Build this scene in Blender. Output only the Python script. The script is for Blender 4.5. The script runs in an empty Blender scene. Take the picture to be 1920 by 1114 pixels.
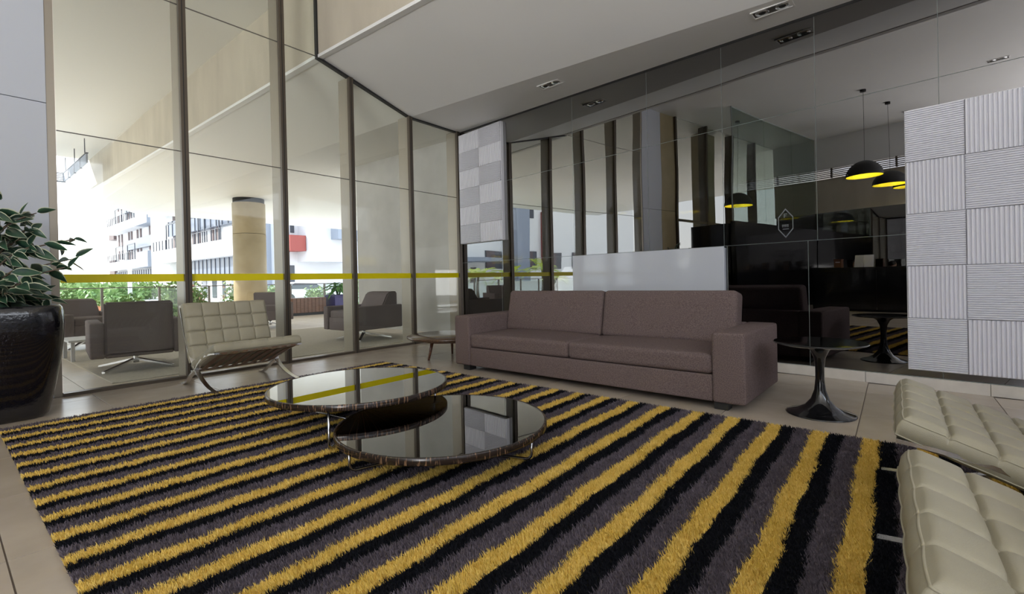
import bpy, bmesh, math, random
import numpy as np
from math import sin, cos, pi, radians, sqrt, atan2
from mathutils import Vector, Matrix
random.seed(7); RNG = np.random.default_rng(7)
S = bpy.context.scene; COL = S.collection

# ------------------------------------------------------------------ camera
cd = bpy.data.cameras.new('camera'); cam = bpy.data.objects.new('camera', cd); COL.objects.link(cam)
yaw, pit, rol = radians(129.088), radians(-0.339), radians(-1.238)
f_ = Vector((cos(pit)*cos(yaw), cos(pit)*sin(yaw), sin(pit)))
r_ = Vector((sin(yaw), -cos(yaw), 0)); u_ = r_.cross(f_)
r2 = r_*cos(rol) + u_*sin(rol); u2 = u_*cos(rol) - r_*sin(rol)
mw = Matrix((r2, u2, -f_)).transposed().to_4x4(); mw.translation = Vector((0, 0, 1.0))
cam.matrix_world = mw
cd.sensor_fit = 'HORIZONTAL'; cd.sensor_width = 36.0; cd.lens = 36.0*884.5/1920.0
cd.shift_y = -27.0/1920.0; cd.clip_start = 0.02; cd.clip_end = 600
S.camera = cam

# ------------------------------------------------------------------ world, sun, exposure
w = bpy.data.worlds.new('sky'); S.world = w; w.use_nodes = True
nt = w.node_tree; nt.nodes.clear()
out = nt.nodes.new('ShaderNodeOutputWorld'); bg = nt.nodes.new('ShaderNodeBackground')
tc = nt.nodes.new('ShaderNodeTexCoord'); sx = nt.nodes.new('ShaderNodeSeparateXYZ'); rp = nt.nodes.new('ShaderNodeValToRGB')
nt.links.new(tc.outputs['Generated'], sx.inputs[0]); nt.links.new(sx.outputs['Z'], rp.inputs[0])
rp.color_ramp.elements[0].position = 0.0; rp.color_ramp.elements[0].color = (1.0, 0.98, 0.97, 1)
rp.color_ramp.elements[1].position = 0.6; rp.color_ramp.elements[1].color = (0.62, 0.76, 1.0, 1)
nt.links.new(rp.outputs[0], bg.inputs[0]); nt.links.new(bg.outputs[0], out.inputs[0])
bg.inputs[1].default_value = 2.5
sl = bpy.data.lights.new('sun', 'SUN'); so = bpy.data.objects.new('sun', sl); COL.objects.link(so)
sl.energy = 8.0; sl.angle = radians(0.6); sl.color = (1.0, 0.96, 0.9)
so.rotation_euler = Vector((0.64, 0.60, -0.56)).to_track_quat('-Z', 'Y').to_euler()

def area(name, loc, direction, sx_, sy_, power, col):
    l = bpy.data.lights.new(name, 'AREA'); o = bpy.data.objects.new(name, l); COL.objects.link(o)
    l.shape = 'RECTANGLE'; l.size = sx_; l.size_y = sy_; l.energy = power; l.color = col
    o.location = loc; o.rotation_euler = Vector(direction).to_track_quat('-Z', 'Y').to_euler()
    return o
# daylight entering by the room's clerestory on the right
area('clerestory_daylight_a', (6.75, -3.3, 4.25), (-1, 0, 0.0), 4.2, 1.1, 40, (0.86, 0.92, 1.0))
area('clerestory_daylight_b', (6.75, 1.9, 4.25), (-1, 0, 0.0), 4.2, 1.1, 40, (0.86, 0.92, 1.0))
area('added_ceiling_fill', (2.4, -6.75, 0.95), (0, 1, 0.8), 5.0, 1.7, 460, (1.0, 0.99, 0.97))  # added low lamp behind the camera, tilted up to brighten the ceiling

S.view_settings.view_transform = 'Standard'; S.view_settings.look = 'None'
S.view_settings.gamma = 1.0; S.view_settings.use_curve_mapping = False
S.view_settings.exposure = 0.34
S.cycles.use_denoising = True
S.cycles.max_bounces = 10; S.cycles.diffuse_bounces = 5; S.cycles.glossy_bounces = 6
S.cycles.transparent_max_bounces = 24; S.cycles.sample_clamp_indirect = 6.0
S.cycles.caustics_reflective = False; S.cycles.caustics_refractive = False

# ------------------------------------------------------------------ materials
MATS = {}
def lin(c):
    return tuple(((v/255.0)/12.92 if v/255.0 <= 0.04045 else (((v/255.0)+0.055)/1.055)**2.4) for v in c)
def mat(name, c1, rough=0.5, metal=0.0, c2=None, scale=8.0, bump=0.0, bscale=200.0, spec=0.5, coat=0.0, stretch=None, rnd=0.0, detail=4.0, lo=0.35, hi=0.65, trans=0.0):
    if name in MATS: return MATS[name]
    m = bpy.data.materials.new(name); m.use_nodes = True; t = m.node_tree; b = t.nodes['Principled BSDF']
    b.inputs['Roughness'].default_value = rough; b.inputs['Metallic'].default_value = metal
    b.inputs['Specular IOR Level'].default_value = spec; b.inputs['Coat Weight'].default_value = coat
    b.inputs['Coat Roughness'].default_value = 0.03
    if trans: b.inputs['Subsurface Weight'].default_value = 0.0
    g = t.nodes.new('ShaderNodeTexCoord'); src = g.outputs['Object']
    if stretch:
        mp = t.nodes.new('ShaderNodeMapping'); mp.inputs['Scale'].default_value = stretch
        t.links.new(src, mp.inputs[0]); src = mp.outputs[0]
    colsock = None
    if c2 is not None:
        n = t.nodes.new('ShaderNodeTexNoise'); n.inputs['Scale'].default_value = scale; n.inputs['Detail'].default_value = detail
        t.links.new(src, n.inputs['Vector'])
        mr = t.nodes.new('ShaderNodeValToRGB'); mr.color_ramp.elements[0].position = lo; mr.color_ramp.elements[1].position = hi
        mr.color_ramp.elements[0].color = (*c1, 1); mr.color_ramp.elements[1].color = (*c2, 1)
        t.links.new(n.outputs['Fac'], mr.inputs[0]); colsock = mr.outputs[0]
    if rnd:
        oi = t.nodes.new('ShaderNodeObjectInfo'); hs = t.nodes.new('ShaderNodeHueSaturation')
        ma = t.nodes.new('ShaderNodeMapRange'); ma.inputs[3].default_value = 1-rnd; ma.inputs[4].default_value = 1+rnd
        t.links.new(oi.outputs['Random'], ma.inputs[0]); t.links.new(ma.outputs[0], hs.inputs['Value'])
        if colsock: t.links.new(colsock, hs.inputs['Color'])
        else: hs.inputs['Color'].default_value = (*c1, 1)
        colsock = hs.outputs[0]
    if colsock: t.links.new(colsock, b.inputs['Base Color'])
    else: b.inputs['Base Color'].default_value = (*c1, 1)
    if bump:
        n2 = t.nodes.new('ShaderNodeTexNoise'); n2.inputs['Scale'].default_value = bscale; n2.inputs['Detail'].default_value = 3
        t.links.new(g.outputs['Object'], n2.inputs['Vector'])
        bp = t.nodes.new('ShaderNodeBump'); bp.inputs['Strength'].default_value = bump; bp.inputs['Distance'].default_value = 0.01
        t.links.new(n2.outputs['Fac'], bp.inputs['Height']); t.links.new(bp.outputs[0], b.inputs['Normal'])
    MATS[name] = m; return m

def facing_pow(t, p, blend=0.5):
    lw = t.nodes.new('ShaderNodeLayerWeight'); lw.inputs[0].default_value = blend
    pw = t.nodes.new('ShaderNodeMath'); pw.operation = 'POWER'; pw.inputs[1].default_value = p
    t.links.new(lw.outputs['Facing'], pw.inputs[0]); return pw.outputs[0]
def glass_mat(name, tint, f0=0.04, f1=0.75, rough=0.0):
    m = bpy.data.materials.new(name); m.use_nodes = True; t = m.node_tree; t.nodes.clear()
    o = t.nodes.new('ShaderNodeOutputMaterial'); mx = t.nodes.new('ShaderNodeMixShader')
    tr = t.nodes.new('ShaderNodeBsdfTransparent'); tr.inputs[0].default_value = (*tint, 1)
    gl = t.nodes.new('ShaderNodeBsdfGlossy'); gl.inputs['Roughness'].default_value = rough; gl.inputs[0].default_value = (0.95, 0.97, 1, 1)
    mr = t.nodes.new('ShaderNodeMapRange'); mr.inputs[3].default_value = f0; mr.inputs[4].default_value = f1
    t.links.new(facing_pow(t, 5.0), mr.inputs[0]); t.links.new(mr.outputs[0], mx.inputs[0])
    t.links.new(tr.outputs[0], mx.inputs[1]); t.links.new(gl.outputs[0], mx.inputs[2]); t.links.new(mx.outputs[0], o.inputs[0])
    MATS[name] = m; return m
def mirror_mat(name, c0, c1, wav=0.0, pw=4.0):
    m = bpy.data.materials.new(name); m.use_nodes = True; t = m.node_tree; t.nodes.clear()
    o = t.nodes.new('ShaderNodeOutputMaterial')
    gl = t.nodes.new('ShaderNodeBsdfGlossy'); gl.inputs['Roughness'].default_value = 0.0
    mx = t.nodes.new('ShaderNodeMix'); mx.data_type = 'RGBA'
    mx.inputs[6].default_value = (*c0, 1); mx.inputs[7].default_value = (*c1, 1)
    t.links.new(facing_pow(t, pw), mx.inputs[0]); t.links.new(mx.outputs[2], gl.inputs[0])
    if wav:
        tcx = t.nodes.new('ShaderNodeTexCoord'); n = t.nodes.new('ShaderNodeTexNoise'); n.inputs['Scale'].default_value = 1.3; n.inputs['Detail'].default_value = 0
        t.links.new(tcx.outputs['Object'], n.inputs['Vector'])
        b = t.nodes.new('ShaderNodeBump'); b.inputs['Strength'].default_value = 1.0; b.inputs['Distance'].default_value = wav
        t.links.new(n.outputs['Fac'], b.inputs['Height']); t.links.new(b.outputs[0], gl.inputs['Normal'])
    t.links.new(gl.outputs[0], o.inputs[0]); MATS[name] = m; return m

M_white = mat('white_paint', (0.86, 0.86, 0.86), 0.6, c2=(0.83, 0.83, 0.83), scale=0.8)
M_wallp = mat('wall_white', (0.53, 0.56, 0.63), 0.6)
M_cream = mat('cream_white_paint', (0.76, 0.75, 0.715), 0.6)
M_conc = mat('beige_concrete', (0.50, 0.45, 0.37), 0.85, c2=(0.59, 0.535, 0.44), scale=1.6, stretch=(1.6, 1.6, 0.5), bump=0.25, bscale=60, lo=0.3, hi=0.7)
M_coll = mat('ochre_concrete', (0.34, 0.275, 0.165), 0.5, c2=(0.39, 0.32, 0.20), scale=3.0, spec=0.4)
M_alu = mat('bronze_aluminium', (0.105, 0.085, 0.065), 0.35, 0.4)
M_fin = mat('champagne_aluminium', (0.36, 0.32, 0.265), 0.4, 0.5)
M_black = mat('black_lacquer', (0.008, 0.008, 0.009), 0.12, coat=0.5)
M_blackm = mat('matte_black', (0.012, 0.012, 0.013), 0.5)
M_dark = mat('dark_joinery', (0.016, 0.011, 0.010), 0.35, c2=(0.03, 0.017, 0.013), scale=20, stretch=(1, 1, 8))
M_floor = mat('beige_porcelain', (0.40, 0.335, 0.27), 0.25, c2=(0.49, 0.42, 0.345), scale=3.0, rnd=0.05, detail=8, lo=0.3, hi=0.7, spec=0.5)
M_grout = mat('grout', (0.13, 0.10, 0.08), 0.9)
M_terr = mat('terrace_porcelain', (0.66, 0.58, 0.49), 0.4, c2=(0.73, 0.65, 0.56), scale=2.0, rnd=0.04)
M_stone = mat('pale_stone', (0.60, 0.56, 0.50), 0.4, c2=(0.68, 0.64, 0.58), scale=6, rnd=0.03)
M_yel = mat('yellow_vinyl', (0.78, 0.66, 0.0), 0.5)
M_yelw = mat('yellow_panel', (0.75, 0.58, 0.03), 0.5)
M_chrome = mat('polished_chrome', (0.88, 0.88, 0.89), 0.2, 1.0)
M_steel = mat('brushed_steel', (0.55, 0.55, 0.56), 0.25, 1.0)
M_fab = mat('taupe_wool', (0.125, 0.092, 0.088), 0.95, c2=(0.205, 0.155, 0.148), scale=140, bump=0.5, bscale=260, spec=0.1, detail=3)
M_seam = mat('taupe_seam', (0.06, 0.045, 0.043), 0.9, spec=0.1)
M_outf = mat('grey_weave', (0.17, 0.142, 0.142), 0.95, c2=(0.23, 0.195, 0.192), scale=200, spec=0.1)
M_lea = mat('cream_leather', (0.335, 0.308, 0.228), 0.42, c2=(0.375, 0.345, 0.258), scale=5, bump=0.12, bscale=350, spec=0.25)
M_strap = mat('brown_leather_strap', (0.16, 0.085, 0.05), 0.5, c2=(0.22, 0.12, 0.07), scale=30)
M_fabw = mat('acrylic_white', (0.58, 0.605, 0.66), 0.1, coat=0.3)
M_tile = mat('white_ribbed_ceramic', (0.75, 0.75, 0.80), 0.35)
M_green = mat('leaf_green', (0.014, 0.040, 0.032), 0.35, c2=(0.035, 0.10, 0.045), scale=9, rnd=0.25)
M_lcream = mat('leaf_cream_margin', (0.55, 0.58, 0.42), 0.4)
M_bark = mat('grey_bark', (0.16, 0.12, 0.09), 0.8, c2=(0.09, 0.07, 0.05), scale=20)
M_soil = mat('dark_soil', (0.03, 0.02, 0.015), 0.95)
M_wood = mat('walnut', (0.10, 0.043, 0.024), 0.35, c2=(0.16, 0.075, 0.042), scale=6, stretch=(1, 1, 10), spec=0.5)
M_woodt = mat('walnut_top', (0.06, 0.035, 0.022), 0.12, c2=(0.10, 0.055, 0.035), scale=6, stretch=(12, 1, 1), spec=0.6)
M_grn = mat('broad_leaf_green', (0.05, 0.16, 0.03), 0.4, c2=(0.10, 0.26, 0.05), scale=6, rnd=0.2)
M_bush = mat('bush_green', (0.12, 0.22, 0.05), 0.6, c2=(0.28, 0.38, 0.13), scale=4, rnd=0.15)
M_flow = mat('pink_blossom', (0.75, 0.22, 0.22), 0.6, c2=(0.85, 0.6, 0.5), scale=8)
M_palm = mat('palm_green', (0.45, 0.58, 0.06), 0.5, c2=(0.70, 0.76, 0.14), scale=2)
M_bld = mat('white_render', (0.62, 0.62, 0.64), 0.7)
M_bldg = mat('grey_and_shaded_render', (0.27, 0.30, 0.36), 0.7)  # real grey parts; also shade put into the colour of white end faces
M_win = mat('dark_window', (0.045, 0.05, 0.065), 0.3)
M_shut = mat('brown_shutter', (0.11, 0.075, 0.075), 0.6)
M_bandg = mat('grey_glass_band', (0.13, 0.15, 0.20), 0.3)
M_red = mat('terracotta_render', (0.28, 0.06, 0.05), 0.7)
M_tera = mat('terracotta_clay', (0.70, 0.27, 0.14), 0.7)
M_indigo = mat('indigo_cube', (0.035, 0.028, 0.14), 0.4)
M_pav = mat('pale_paving', (0.72, 0.69, 0.66), 0.8, c2=(0.66, 0.63, 0.60), scale=0.5)
M_ogrug = mat('grey_beige_outdoor_rug', (0.50, 0.455, 0.385), 0.95, c2=(0.58, 0.53, 0.45), scale=40, bump=0.3, bscale=150)
M_steelr = mat('rail_grey', (0.13, 0.12, 0.11), 0.4, 0.5)
M_cer = mat('black_glazed_ceramic', (0.006, 0.006, 0.009), 0.08, bump=0.25, bscale=45, coat=0.6)
M_edge = mat('glass_edge', (0.42, 0.47, 0.46), 0.3)
M_inner = mat('yellow_lamp_lining', (0.85, 0.74, 0.01), 0.5)
M_skin = mat('skin', (0.45, 0.26, 0.18), 0.5)
M_hair = mat('dark_hair', (0.012, 0.009, 0.008), 0.5)
M_shirt = mat('dark_shirt', (0.015, 0.015, 0.018), 0.8)
M_paper = mat('printed_paper', (0.75, 0.75, 0.78), 0.5)
M_etch = mat('etched_white', (0.17, 0.18, 0.20), 0.6)
M_tyre = mat('tyre', (0.02, 0.02, 0.02), 0.8)
M_carp = mat('white_car_paint', (0.8, 0.8, 0.82), 0.25, coat=0.5)
G_pane = glass_mat('clear_glass', (0.95, 0.97, 0.95), 0.022, 0.5)
G_rail = glass_mat('rail_glass', (0.90, 0.95, 0.93), 0.03, 0.5)
G_part = glass_mat('green_partition_glass', (0.72, 0.78, 0.75), 0.05, 0.6)
M_mir = mirror_mat('smoked_mirror', (0.185, 0.182, 0.185), (0.80, 0.80, 0.78), 0.0018, 1.3)
M_inlay = mirror_mat('black_glass_inlay', (0.03, 0.03, 0.031), (1.0, 1.0, 1.0), 0.0, 2.6)
M_mir2 = mirror_mat('grey_mirror', (0.45, 0.45, 0.44), (0.8, 0.8, 0.8))

def striped_wood():
    m = bpy.data.materials.new('ebony_striped_veneer'); m.use_nodes = True; t = m.node_tree; b = t.nodes['Principled BSDF']
    g = t.nodes.new('ShaderNodeTexCoord'); sp = t.nodes.new('ShaderNodeSeparateXYZ'); t.links.new(g.outputs['Object'], sp.inputs[0])
    at = t.nodes.new('ShaderNodeMath'); at.operation = 'ARCTAN2'; t.links.new(sp.outputs['Y'], at.inputs[0]); t.links.new(sp.outputs['X'], at.inputs[1])
    cb = t.nodes.new('ShaderNodeCombineXYZ'); t.links.new(at.outputs[0], cb.inputs[0])
    mz = t.nodes.new('ShaderNodeMath'); mz.operation = 'MULTIPLY'; mz.inputs[1].default_value = 0.25; t.links.new(sp.outputs['Z'], mz.inputs[0]); t.links.new(mz.outputs[0], cb.inputs[1])
    n = t.nodes.new('ShaderNodeTexNoise'); n.inputs['Scale'].default_value = 60; n.inputs['Detail'].default_value = 2; t.links.new(cb.outputs[0], n.inputs['Vector'])
    r = t.nodes.new('ShaderNodeValToRGB'); r.color_ramp.elements[0].position = 0.56; r.color_ramp.elements[0].color = (0.022, 0.015, 0.012, 1)
    r.color_ramp.elements[1].position = 0.64; r.color_ramp.elements[1].color = (0.20, 0.115, 0.065, 1)
    t.links.new(n.outputs['Fac'], r.inputs[0]); t.links.new(r.outputs[0], b.inputs['Base Color'])
    b.inputs['Roughness'].default_value = 0.22; MATS['ebony'] = m; return m
M_ebony = striped_wood()
def pile_mat(name, ca, cb_):
    m = bpy.data.materials.new(name); m.use_nodes = True; t = m.node_tree; b = t.nodes['Principled BSDF']
    g = t.nodes.new('ShaderNodeNewGeometry'); r = t.nodes.new('ShaderNodeValToRGB')
    r.color_ramp.elements[0].color = (*ca, 1); r.color_ramp.elements[1].color = (*cb_, 1)
    n = t.nodes.new('ShaderNodeTexNoise'); n.inputs['Scale'].default_value = 7.0; n.inputs['Detail'].default_value = 2
    t.links.new(g.outputs['Position'], n.inputs['Vector'])
    ad = t.nodes.new('ShaderNodeMath'); ad.operation = 'MULTIPLY_ADD'; ad.inputs[1].default_value = 0.6; ad.inputs[2].default_value = -0.12
    sc = t.nodes.new('ShaderNodeMath'); sc.operation = 'MULTIPLY_ADD'; sc.inputs[1].default_value = 0.6
    t.links.new(n.outputs['Fac'], ad.inputs[0]); t.links.new(g.outputs['Random Per Island'], sc.inputs[0]); t.links.new(ad.outputs[0], sc.inputs[2])
    t.links.new(sc.outputs[0], r.inputs[0]); t.links.new(r.outputs[0], b.inputs['Base Color'])
    b.inputs['Roughness'].default_value = 0.85; b.inputs['Specular IOR Level'].default_value = 0.2
    MATS[name] = m; return m
P_yel = pile_mat('yellow_pile', (0.60, 0.40, 0.05), (0.92, 0.70, 0.23))
P_blk = pile_mat('black_pile', (0.002, 0.0023, 0.004), (0.008, 0.009, 0.014))
P_lav = pile_mat('lavender_pile', (0.20, 0.17, 0.21), (0.42, 0.37, 0.43))
P_gry = pile_mat('mauve_grey_pile', (0.07, 0.057, 0.066), (0.185, 0.155, 0.185))

# ------------------------------------------------------------------ helpers
def link(name, me, parent=None, loc=None, rot=None):
    o = bpy.data.objects.new(name, me); COL.objects.link(o)
    if parent is not None: o.parent = parent
    if loc is not None: o.location = loc
    if rot is not None: o.rotation_euler = rot
    return o
def mesh(name, v, f, m, parent=None, smooth=False, loc=None, rot=None, mi=None, recalc=True):
    me = bpy.data.meshes.new(name); me.from_pydata([tuple(p) for p in v], [], f)
    for mm in (m if isinstance(m, (list, tuple)) else [m]): me.materials.append(mm)
    if mi: me.polygons.foreach_set('material_index', mi)
    if recalc:
        bm = bmesh.new(); bm.from_mesh(me); bmesh.ops.recalc_face_normals(bm, faces=bm.faces); bm.to_mesh(me); bm.free()
    if smooth:
        me.polygons.foreach_set('use_smooth', [True]*len(me.polygons))
    me.update()
    return link(name, me, parent, loc, rot)
class MB:
    def __init__(s): s.v = []; s.f = []; s.mi = []
    def add(s, v, f, mi=0):
        n = len(s.v); s.v += [tuple(p) for p in v]; s.f += [tuple(i+n for i in q) for q in f]; s.mi += [mi]*len(f); return s
    def box(s, a, b, mi=0):
        (x0, y0, z0), (x1, y1, z1) = a, b
        v = [(x0,y0,z0),(x1,y0,z0),(x1,y1,z0),(x0,y1,z0),(x0,y0,z1),(x1,y0,z1),(x1,y1,z1),(x0,y1,z1)]
        return s.add(v, [(0,3,2,1),(4,5,6,7),(0,1,5,4),(1,2,6,5),(2,3,7,6),(3,0,4,7)], mi)
    def tube(s, pts, r, n=8, mi=0, closed=False, cap=True):
        pts = [Vector(p) for p in pts]; rs = r if isinstance(r, (list, tuple)) else [r]*len(pts)
        N = len(pts); rings = []
        prev = None
        for i, p in enumerate(pts):
            a = pts[(i-1) % N] if (closed or i > 0) else p; b = pts[(i+1) % N] if (closed or i < N-1) else p
            t = (b-a).normalized()
            if prev is None:
                up = Vector((0, 0, 1)) if abs(t.z) < 0.9 else Vector((1, 0, 0)); x = t.cross(up).normalized()
            else:
                x = (prev - t*prev.dot(t)).normalized()
            prev = x; y = t.cross(x)
            rings.append([p + (x*cos(2*pi*k/n) + y*sin(2*pi*k/n))*rs[i] for k in range(n)])
        v = [q for ring in rings for q in ring]; f = []
        for i in range(N if closed else N-1):
            j = (i+1) % N
            for k in range(n): f.append((i*n+k, i*n+(k+1) % n, j*n+(k+1) % n, j*n+k))
        if cap and not closed:
            f.append(tuple(range(n-1, -1, -1))); f.append(tuple((N-1)*n+k for k in range(n)))
        return s.add(v, f, mi)
    def lathe(s, prof, n=40, mi=0, c=(0, 0), cap=True):
        v = []; f = []
        for (r, z) in prof:
            for k in range(n): v.append((c[0]+r*cos(2*pi*k/n), c[1]+r*sin(2*pi*k/n), z))
        for i in range(len(prof)-1):
            for k in range(n): f.append((i*n+k, i*n+(k+1) % n, (i+1)*n+(k+1) % n, (i+1)*n+k))
        if cap and prof[0][0] > 1e-5: f.append(tuple(range(n-1, -1, -1)))
        if cap and prof[-1][0] > 1e-5: f.append(tuple((len(prof)-1)*n+k for k in range(n)))
        return s.add(v, f, mi)
    def build(s, name, m, parent=None, smooth=False, loc=None, rot=None, recalc=True):
        return mesh(name, s.v, s.f, m, parent, smooth, loc, rot, s.mi, recalc)
def box(name, a, b, m, parent=None, bevel=0.0, **k):
    mb = MB().box(a, b); o = mb.build(name, m, parent, **k)
    if bevel:
        bm = bmesh.new(); bm.from_mesh(o.data)
        bmesh.ops.bevel(bm, geom=bm.edges[:], offset=bevel, segments=2, affect='EDGES', profile=0.6); bm.to_mesh(o.data); bm.free()
    return o
def rbox_data(sz, r, seg=4, mid=5, puff=0.0, puffy=0.0):
    h = [d/2 for d in sz]; r = min(r, min(h)*0.98)
    ax = []
    for d in h:
        a = [-d + r*(1-cos(pi/2*k/seg)) for k in range(seg)]
        inn = [-(d-r) + 2*(d-r)*k/mid for k in range(mid+1)]
        ax.append(a + inn + [-x for x in reversed(a)])
    idx = {}; v = []; f = []
    def vid(p):
        key = tuple(round(c, 6) for c in p)
        if key not in idx: idx[key] = len(v); v.append(p)
        return idx[key]
    for d in range(3):
        o1, o2 = (d+1) % 3, (d+2) % 3
        for sgn in (-1, 1):
            for i in range(len(ax[o1])-1):
                for j in range(len(ax[o2])-1):
                    q = []
                    for (a, b) in ((i, j), (i+1, j), (i+1, j+1), (i, j+1)):
                        p = [0, 0, 0]; p[d] = sgn*h[d]; p[o1] = ax[o1][a]; p[o2] = ax[o2][b]; q.append(vid(tuple(p)))
                    f.append(tuple(q if sgn > 0 else q[::-1]))
    out = []
    for p in v:
        q = Vector([max(-(h[i]-r), min(h[i]-r, p[i])) for i in range(3)]); dlt = Vector(p)-q
        n = q + dlt.normalized()*r if dlt.length > 1e-9 else q
        if puff:
            k = (1-(n.x/h[0])**2)*(1-(n.y/h[1])**2); n.z += puff*max(k, 0)**0.7*(1 if n.z > 0 else -0.3)
        if puffy:
            k = (1-(n.x/h[0])**2)*(1-(n.z/h[2])**2); n.y += puffy*max(k, 0)**0.7*(1 if n.y > 0 else -1)
        out.append(n)
    return out, f
def rbox(name, sz, r, m, parent=None, loc=(0, 0, 0), rot=None, **k):
    v, f = rbox_data(sz, r, **k); return mesh(name, v, f, m, parent, True, loc, rot)
def tag(o, label=None, cat=None, group=None, kind=None):
    if label: o['label'] = label
    if cat: o['category'] = cat
    if group: o['group'] = group
    if kind: o['kind'] = kind
    return o
def thing(name, label, cat, loc=(0, 0, 0), rotz=0.0, group=None, kind=None):
    o = bpy.data.objects.new(name, None); COL.objects.link(o); o.location = loc; o.rotation_euler = (0, 0, rotz); o.empty_display_size = 0.1
    return tag(o, label, cat, group, kind)
def struct(o): o['kind'] = 'structure'; return o
KIDS = {}
def dup(root, loc=None, rotz=None, label=None, scale=None):
    ch = {}
    for o in bpy.data.objects:
        if o.parent: ch.setdefault(o.parent.name, []).append(o)
    def rec(o, par):
        c = o.copy(); COL.objects.link(c); c.parent = par
        for k in ch.get(o.name, []): rec(k, c)
        return c
    c = rec(root, None)
    if loc is not None: c.location = loc
    if rotz is not None: c.rotation_euler = (0, 0, rotz)
    if label: c['label'] = label
    if scale: c.scale = (scale,)*3
    return c
def catmull(pts, n=8):
    P = [Vector(p) for p in pts]; P = [P[0]*2-P[1]] + P + [P[-1]*2-P[-2]]; out = []
    for i in range(1, len(P)-2):
        for k in range(n):
            t = k/n; a, b, c, d = P[i-1], P[i], P[i+1], P[i+2]
            out.append(0.5*((2*b) + (c-a)*t + (2*a-5*b+4*c-d)*t*t + (3*b-a-3*c+d)*t**3))
    out.append(P[-2]); return out
# ------------------------------------------------------------------ room shell
GX = -6.04
def tilt(x): return -0.029*(x-GX) if x > GX else 0.0095*(GX-x)
def my(x): return 5.35 - 0.11394*(x+0.2)          # mirror wall runs 6.5 degrees off the room's grid
TX, TY = cos(radians(6.5)), -sin(radians(6.5))
def prism(name, poly_yz, x0, x1, m, parent=None, tl=True):
    n = len(poly_yz); v = [(x0, y, z+(tilt(x0) if tl else 0)) for y, z in poly_yz] + [(x1, y, z+(tilt(x1) if tl else 0)) for y, z in poly_yz]
    f = [tuple(range(n)), tuple(range(2*n-1, n-1, -1))] + [(i, (i+1) % n, n+(i+1) % n, n+i) for i in range(n)]
    return mesh(name, v, f, m, parent)
RX1, RYB = 6.6, -6.6
# floor: slab of grout with porcelain tiles proud of it
fl = struct(box('floor', (GX, RYB, -0.2), (RX1, 6.2, -0.004), M_grout))
T = 0.787
tile_me = None
def tile_mesh(nm, sx_, sy_, m):
    mb = MB(); g = 0.0026; c = 0.0006
    a = [(g, g), (sx_-g, g), (sx_-g, sy_-g), (g, sy_-g)]; b = [(g+c, g+c), (sx_-g-c, g+c), (sx_-g-c, sy_-g-c), (g+c, sy_-g-c)]
    v = [(x, y, -0.0045) for x, y in a] + [(x, y, -0.0005) for x, y in a] + [(x, y, 0.0) for x, y in b]
    f = [(0,1,5,4),(1,2,6,5),(2,3,7,6),(3,0,4,7),(4,5,9,8),(5,6,10,9),(6,7,11,10),(7,4,8,11),(8,9,10,11)]
    me = bpy.data.meshes.new(nm); me.from_pydata(v, [], f); me.materials.append(m); return me
tm = tile_mesh('tile', T, T, M_floor)
nt_ = 0
for i in range(-8, 9):
    x = -0.2 + i*T
    for j in range(-4, 6):
        y = 0.945 + j*T
        xa, xb = max(x, GX+0.01), min(x+T, RX1); ya = y; yb = min(y+T, my((xa+xb)/2)-0.01)
        if yb-ya < 0.03 or xb-xa < 0.03: continue
        me = tm if abs(xb-xa-T) < 1e-4 and abs(yb-ya-T) < 1e-4 else tile_mesh('tile', xb-xa, yb-ya, M_floor)
        link('tile', me, fl, (xa, ya, 0)); nt_ += 1
tb = tile_mesh('tile_far', T, T, M_floor); mb = MB()
for i in range(-8, 9):
    for j in range(-10, -4):
        x, y = -0.2+i*T, 0.945+j*T
        if x < GX or x+T > RX1 or y < RYB: continue
        mb.box((x+.003, y+.003, -.0045), (x+T-.003, y+T-.003, 0))
tag(mb.build('tile', M_floor, fl), kind='stuff')

# ceilings: high part over the seating, concrete beam, sloped and flat soffit over the sofa
struct(prism('ceiling', [(RYB, 5.25), (3.36, 5.25), (3.36, 5.5), (RYB, 5.5)], GX, RX1, M_white, tl=False))
def soffit(name, x0, x1, yend, m=M_white):
    return struct(prism(name, [(3.40, 4.075), (4.905, 3.655), (yend, 3.655), (yend, 3.95), (3.40, 4.4)], x0, x1, m))
soffit('ceiling', GX, RX1, 6.4)
struct(prism('beam', [(3.356, 4.09), (3.42, 4.09), (3.42, 5.49), (3.356, 5.49)], GX, RX1, M_conc))
struct(prism('trim_1', [(3.345, 4.06), (3.42, 4.06), (3.42, 4.10), (3.345, 4.10)], GX, RX1, M_white))
# outside continuation of the same slab over the terrace
tce = struct(prism('ceiling', [(-14, 5.25), (3.36, 5.25), (3.36, 5.5), (-14, 5.5)], -20.6, GX-0.02, M_cream, tl=False))
soffit('ceiling', -22.2, GX-0.02, 15.0, M_cream)
struct(prism('beam', [(3.356, 4.09), (3.42, 4.09), (3.42, 5.42), (3.356, 5.42)], -22.2, GX-0.02, M_conc))
struct(prism('trim_2', [(3.33, 4.055), (3.42, 4.055), (3.42, 4.10), (3.33, 4.10)], -22.2, GX-0.02, M_white))

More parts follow.
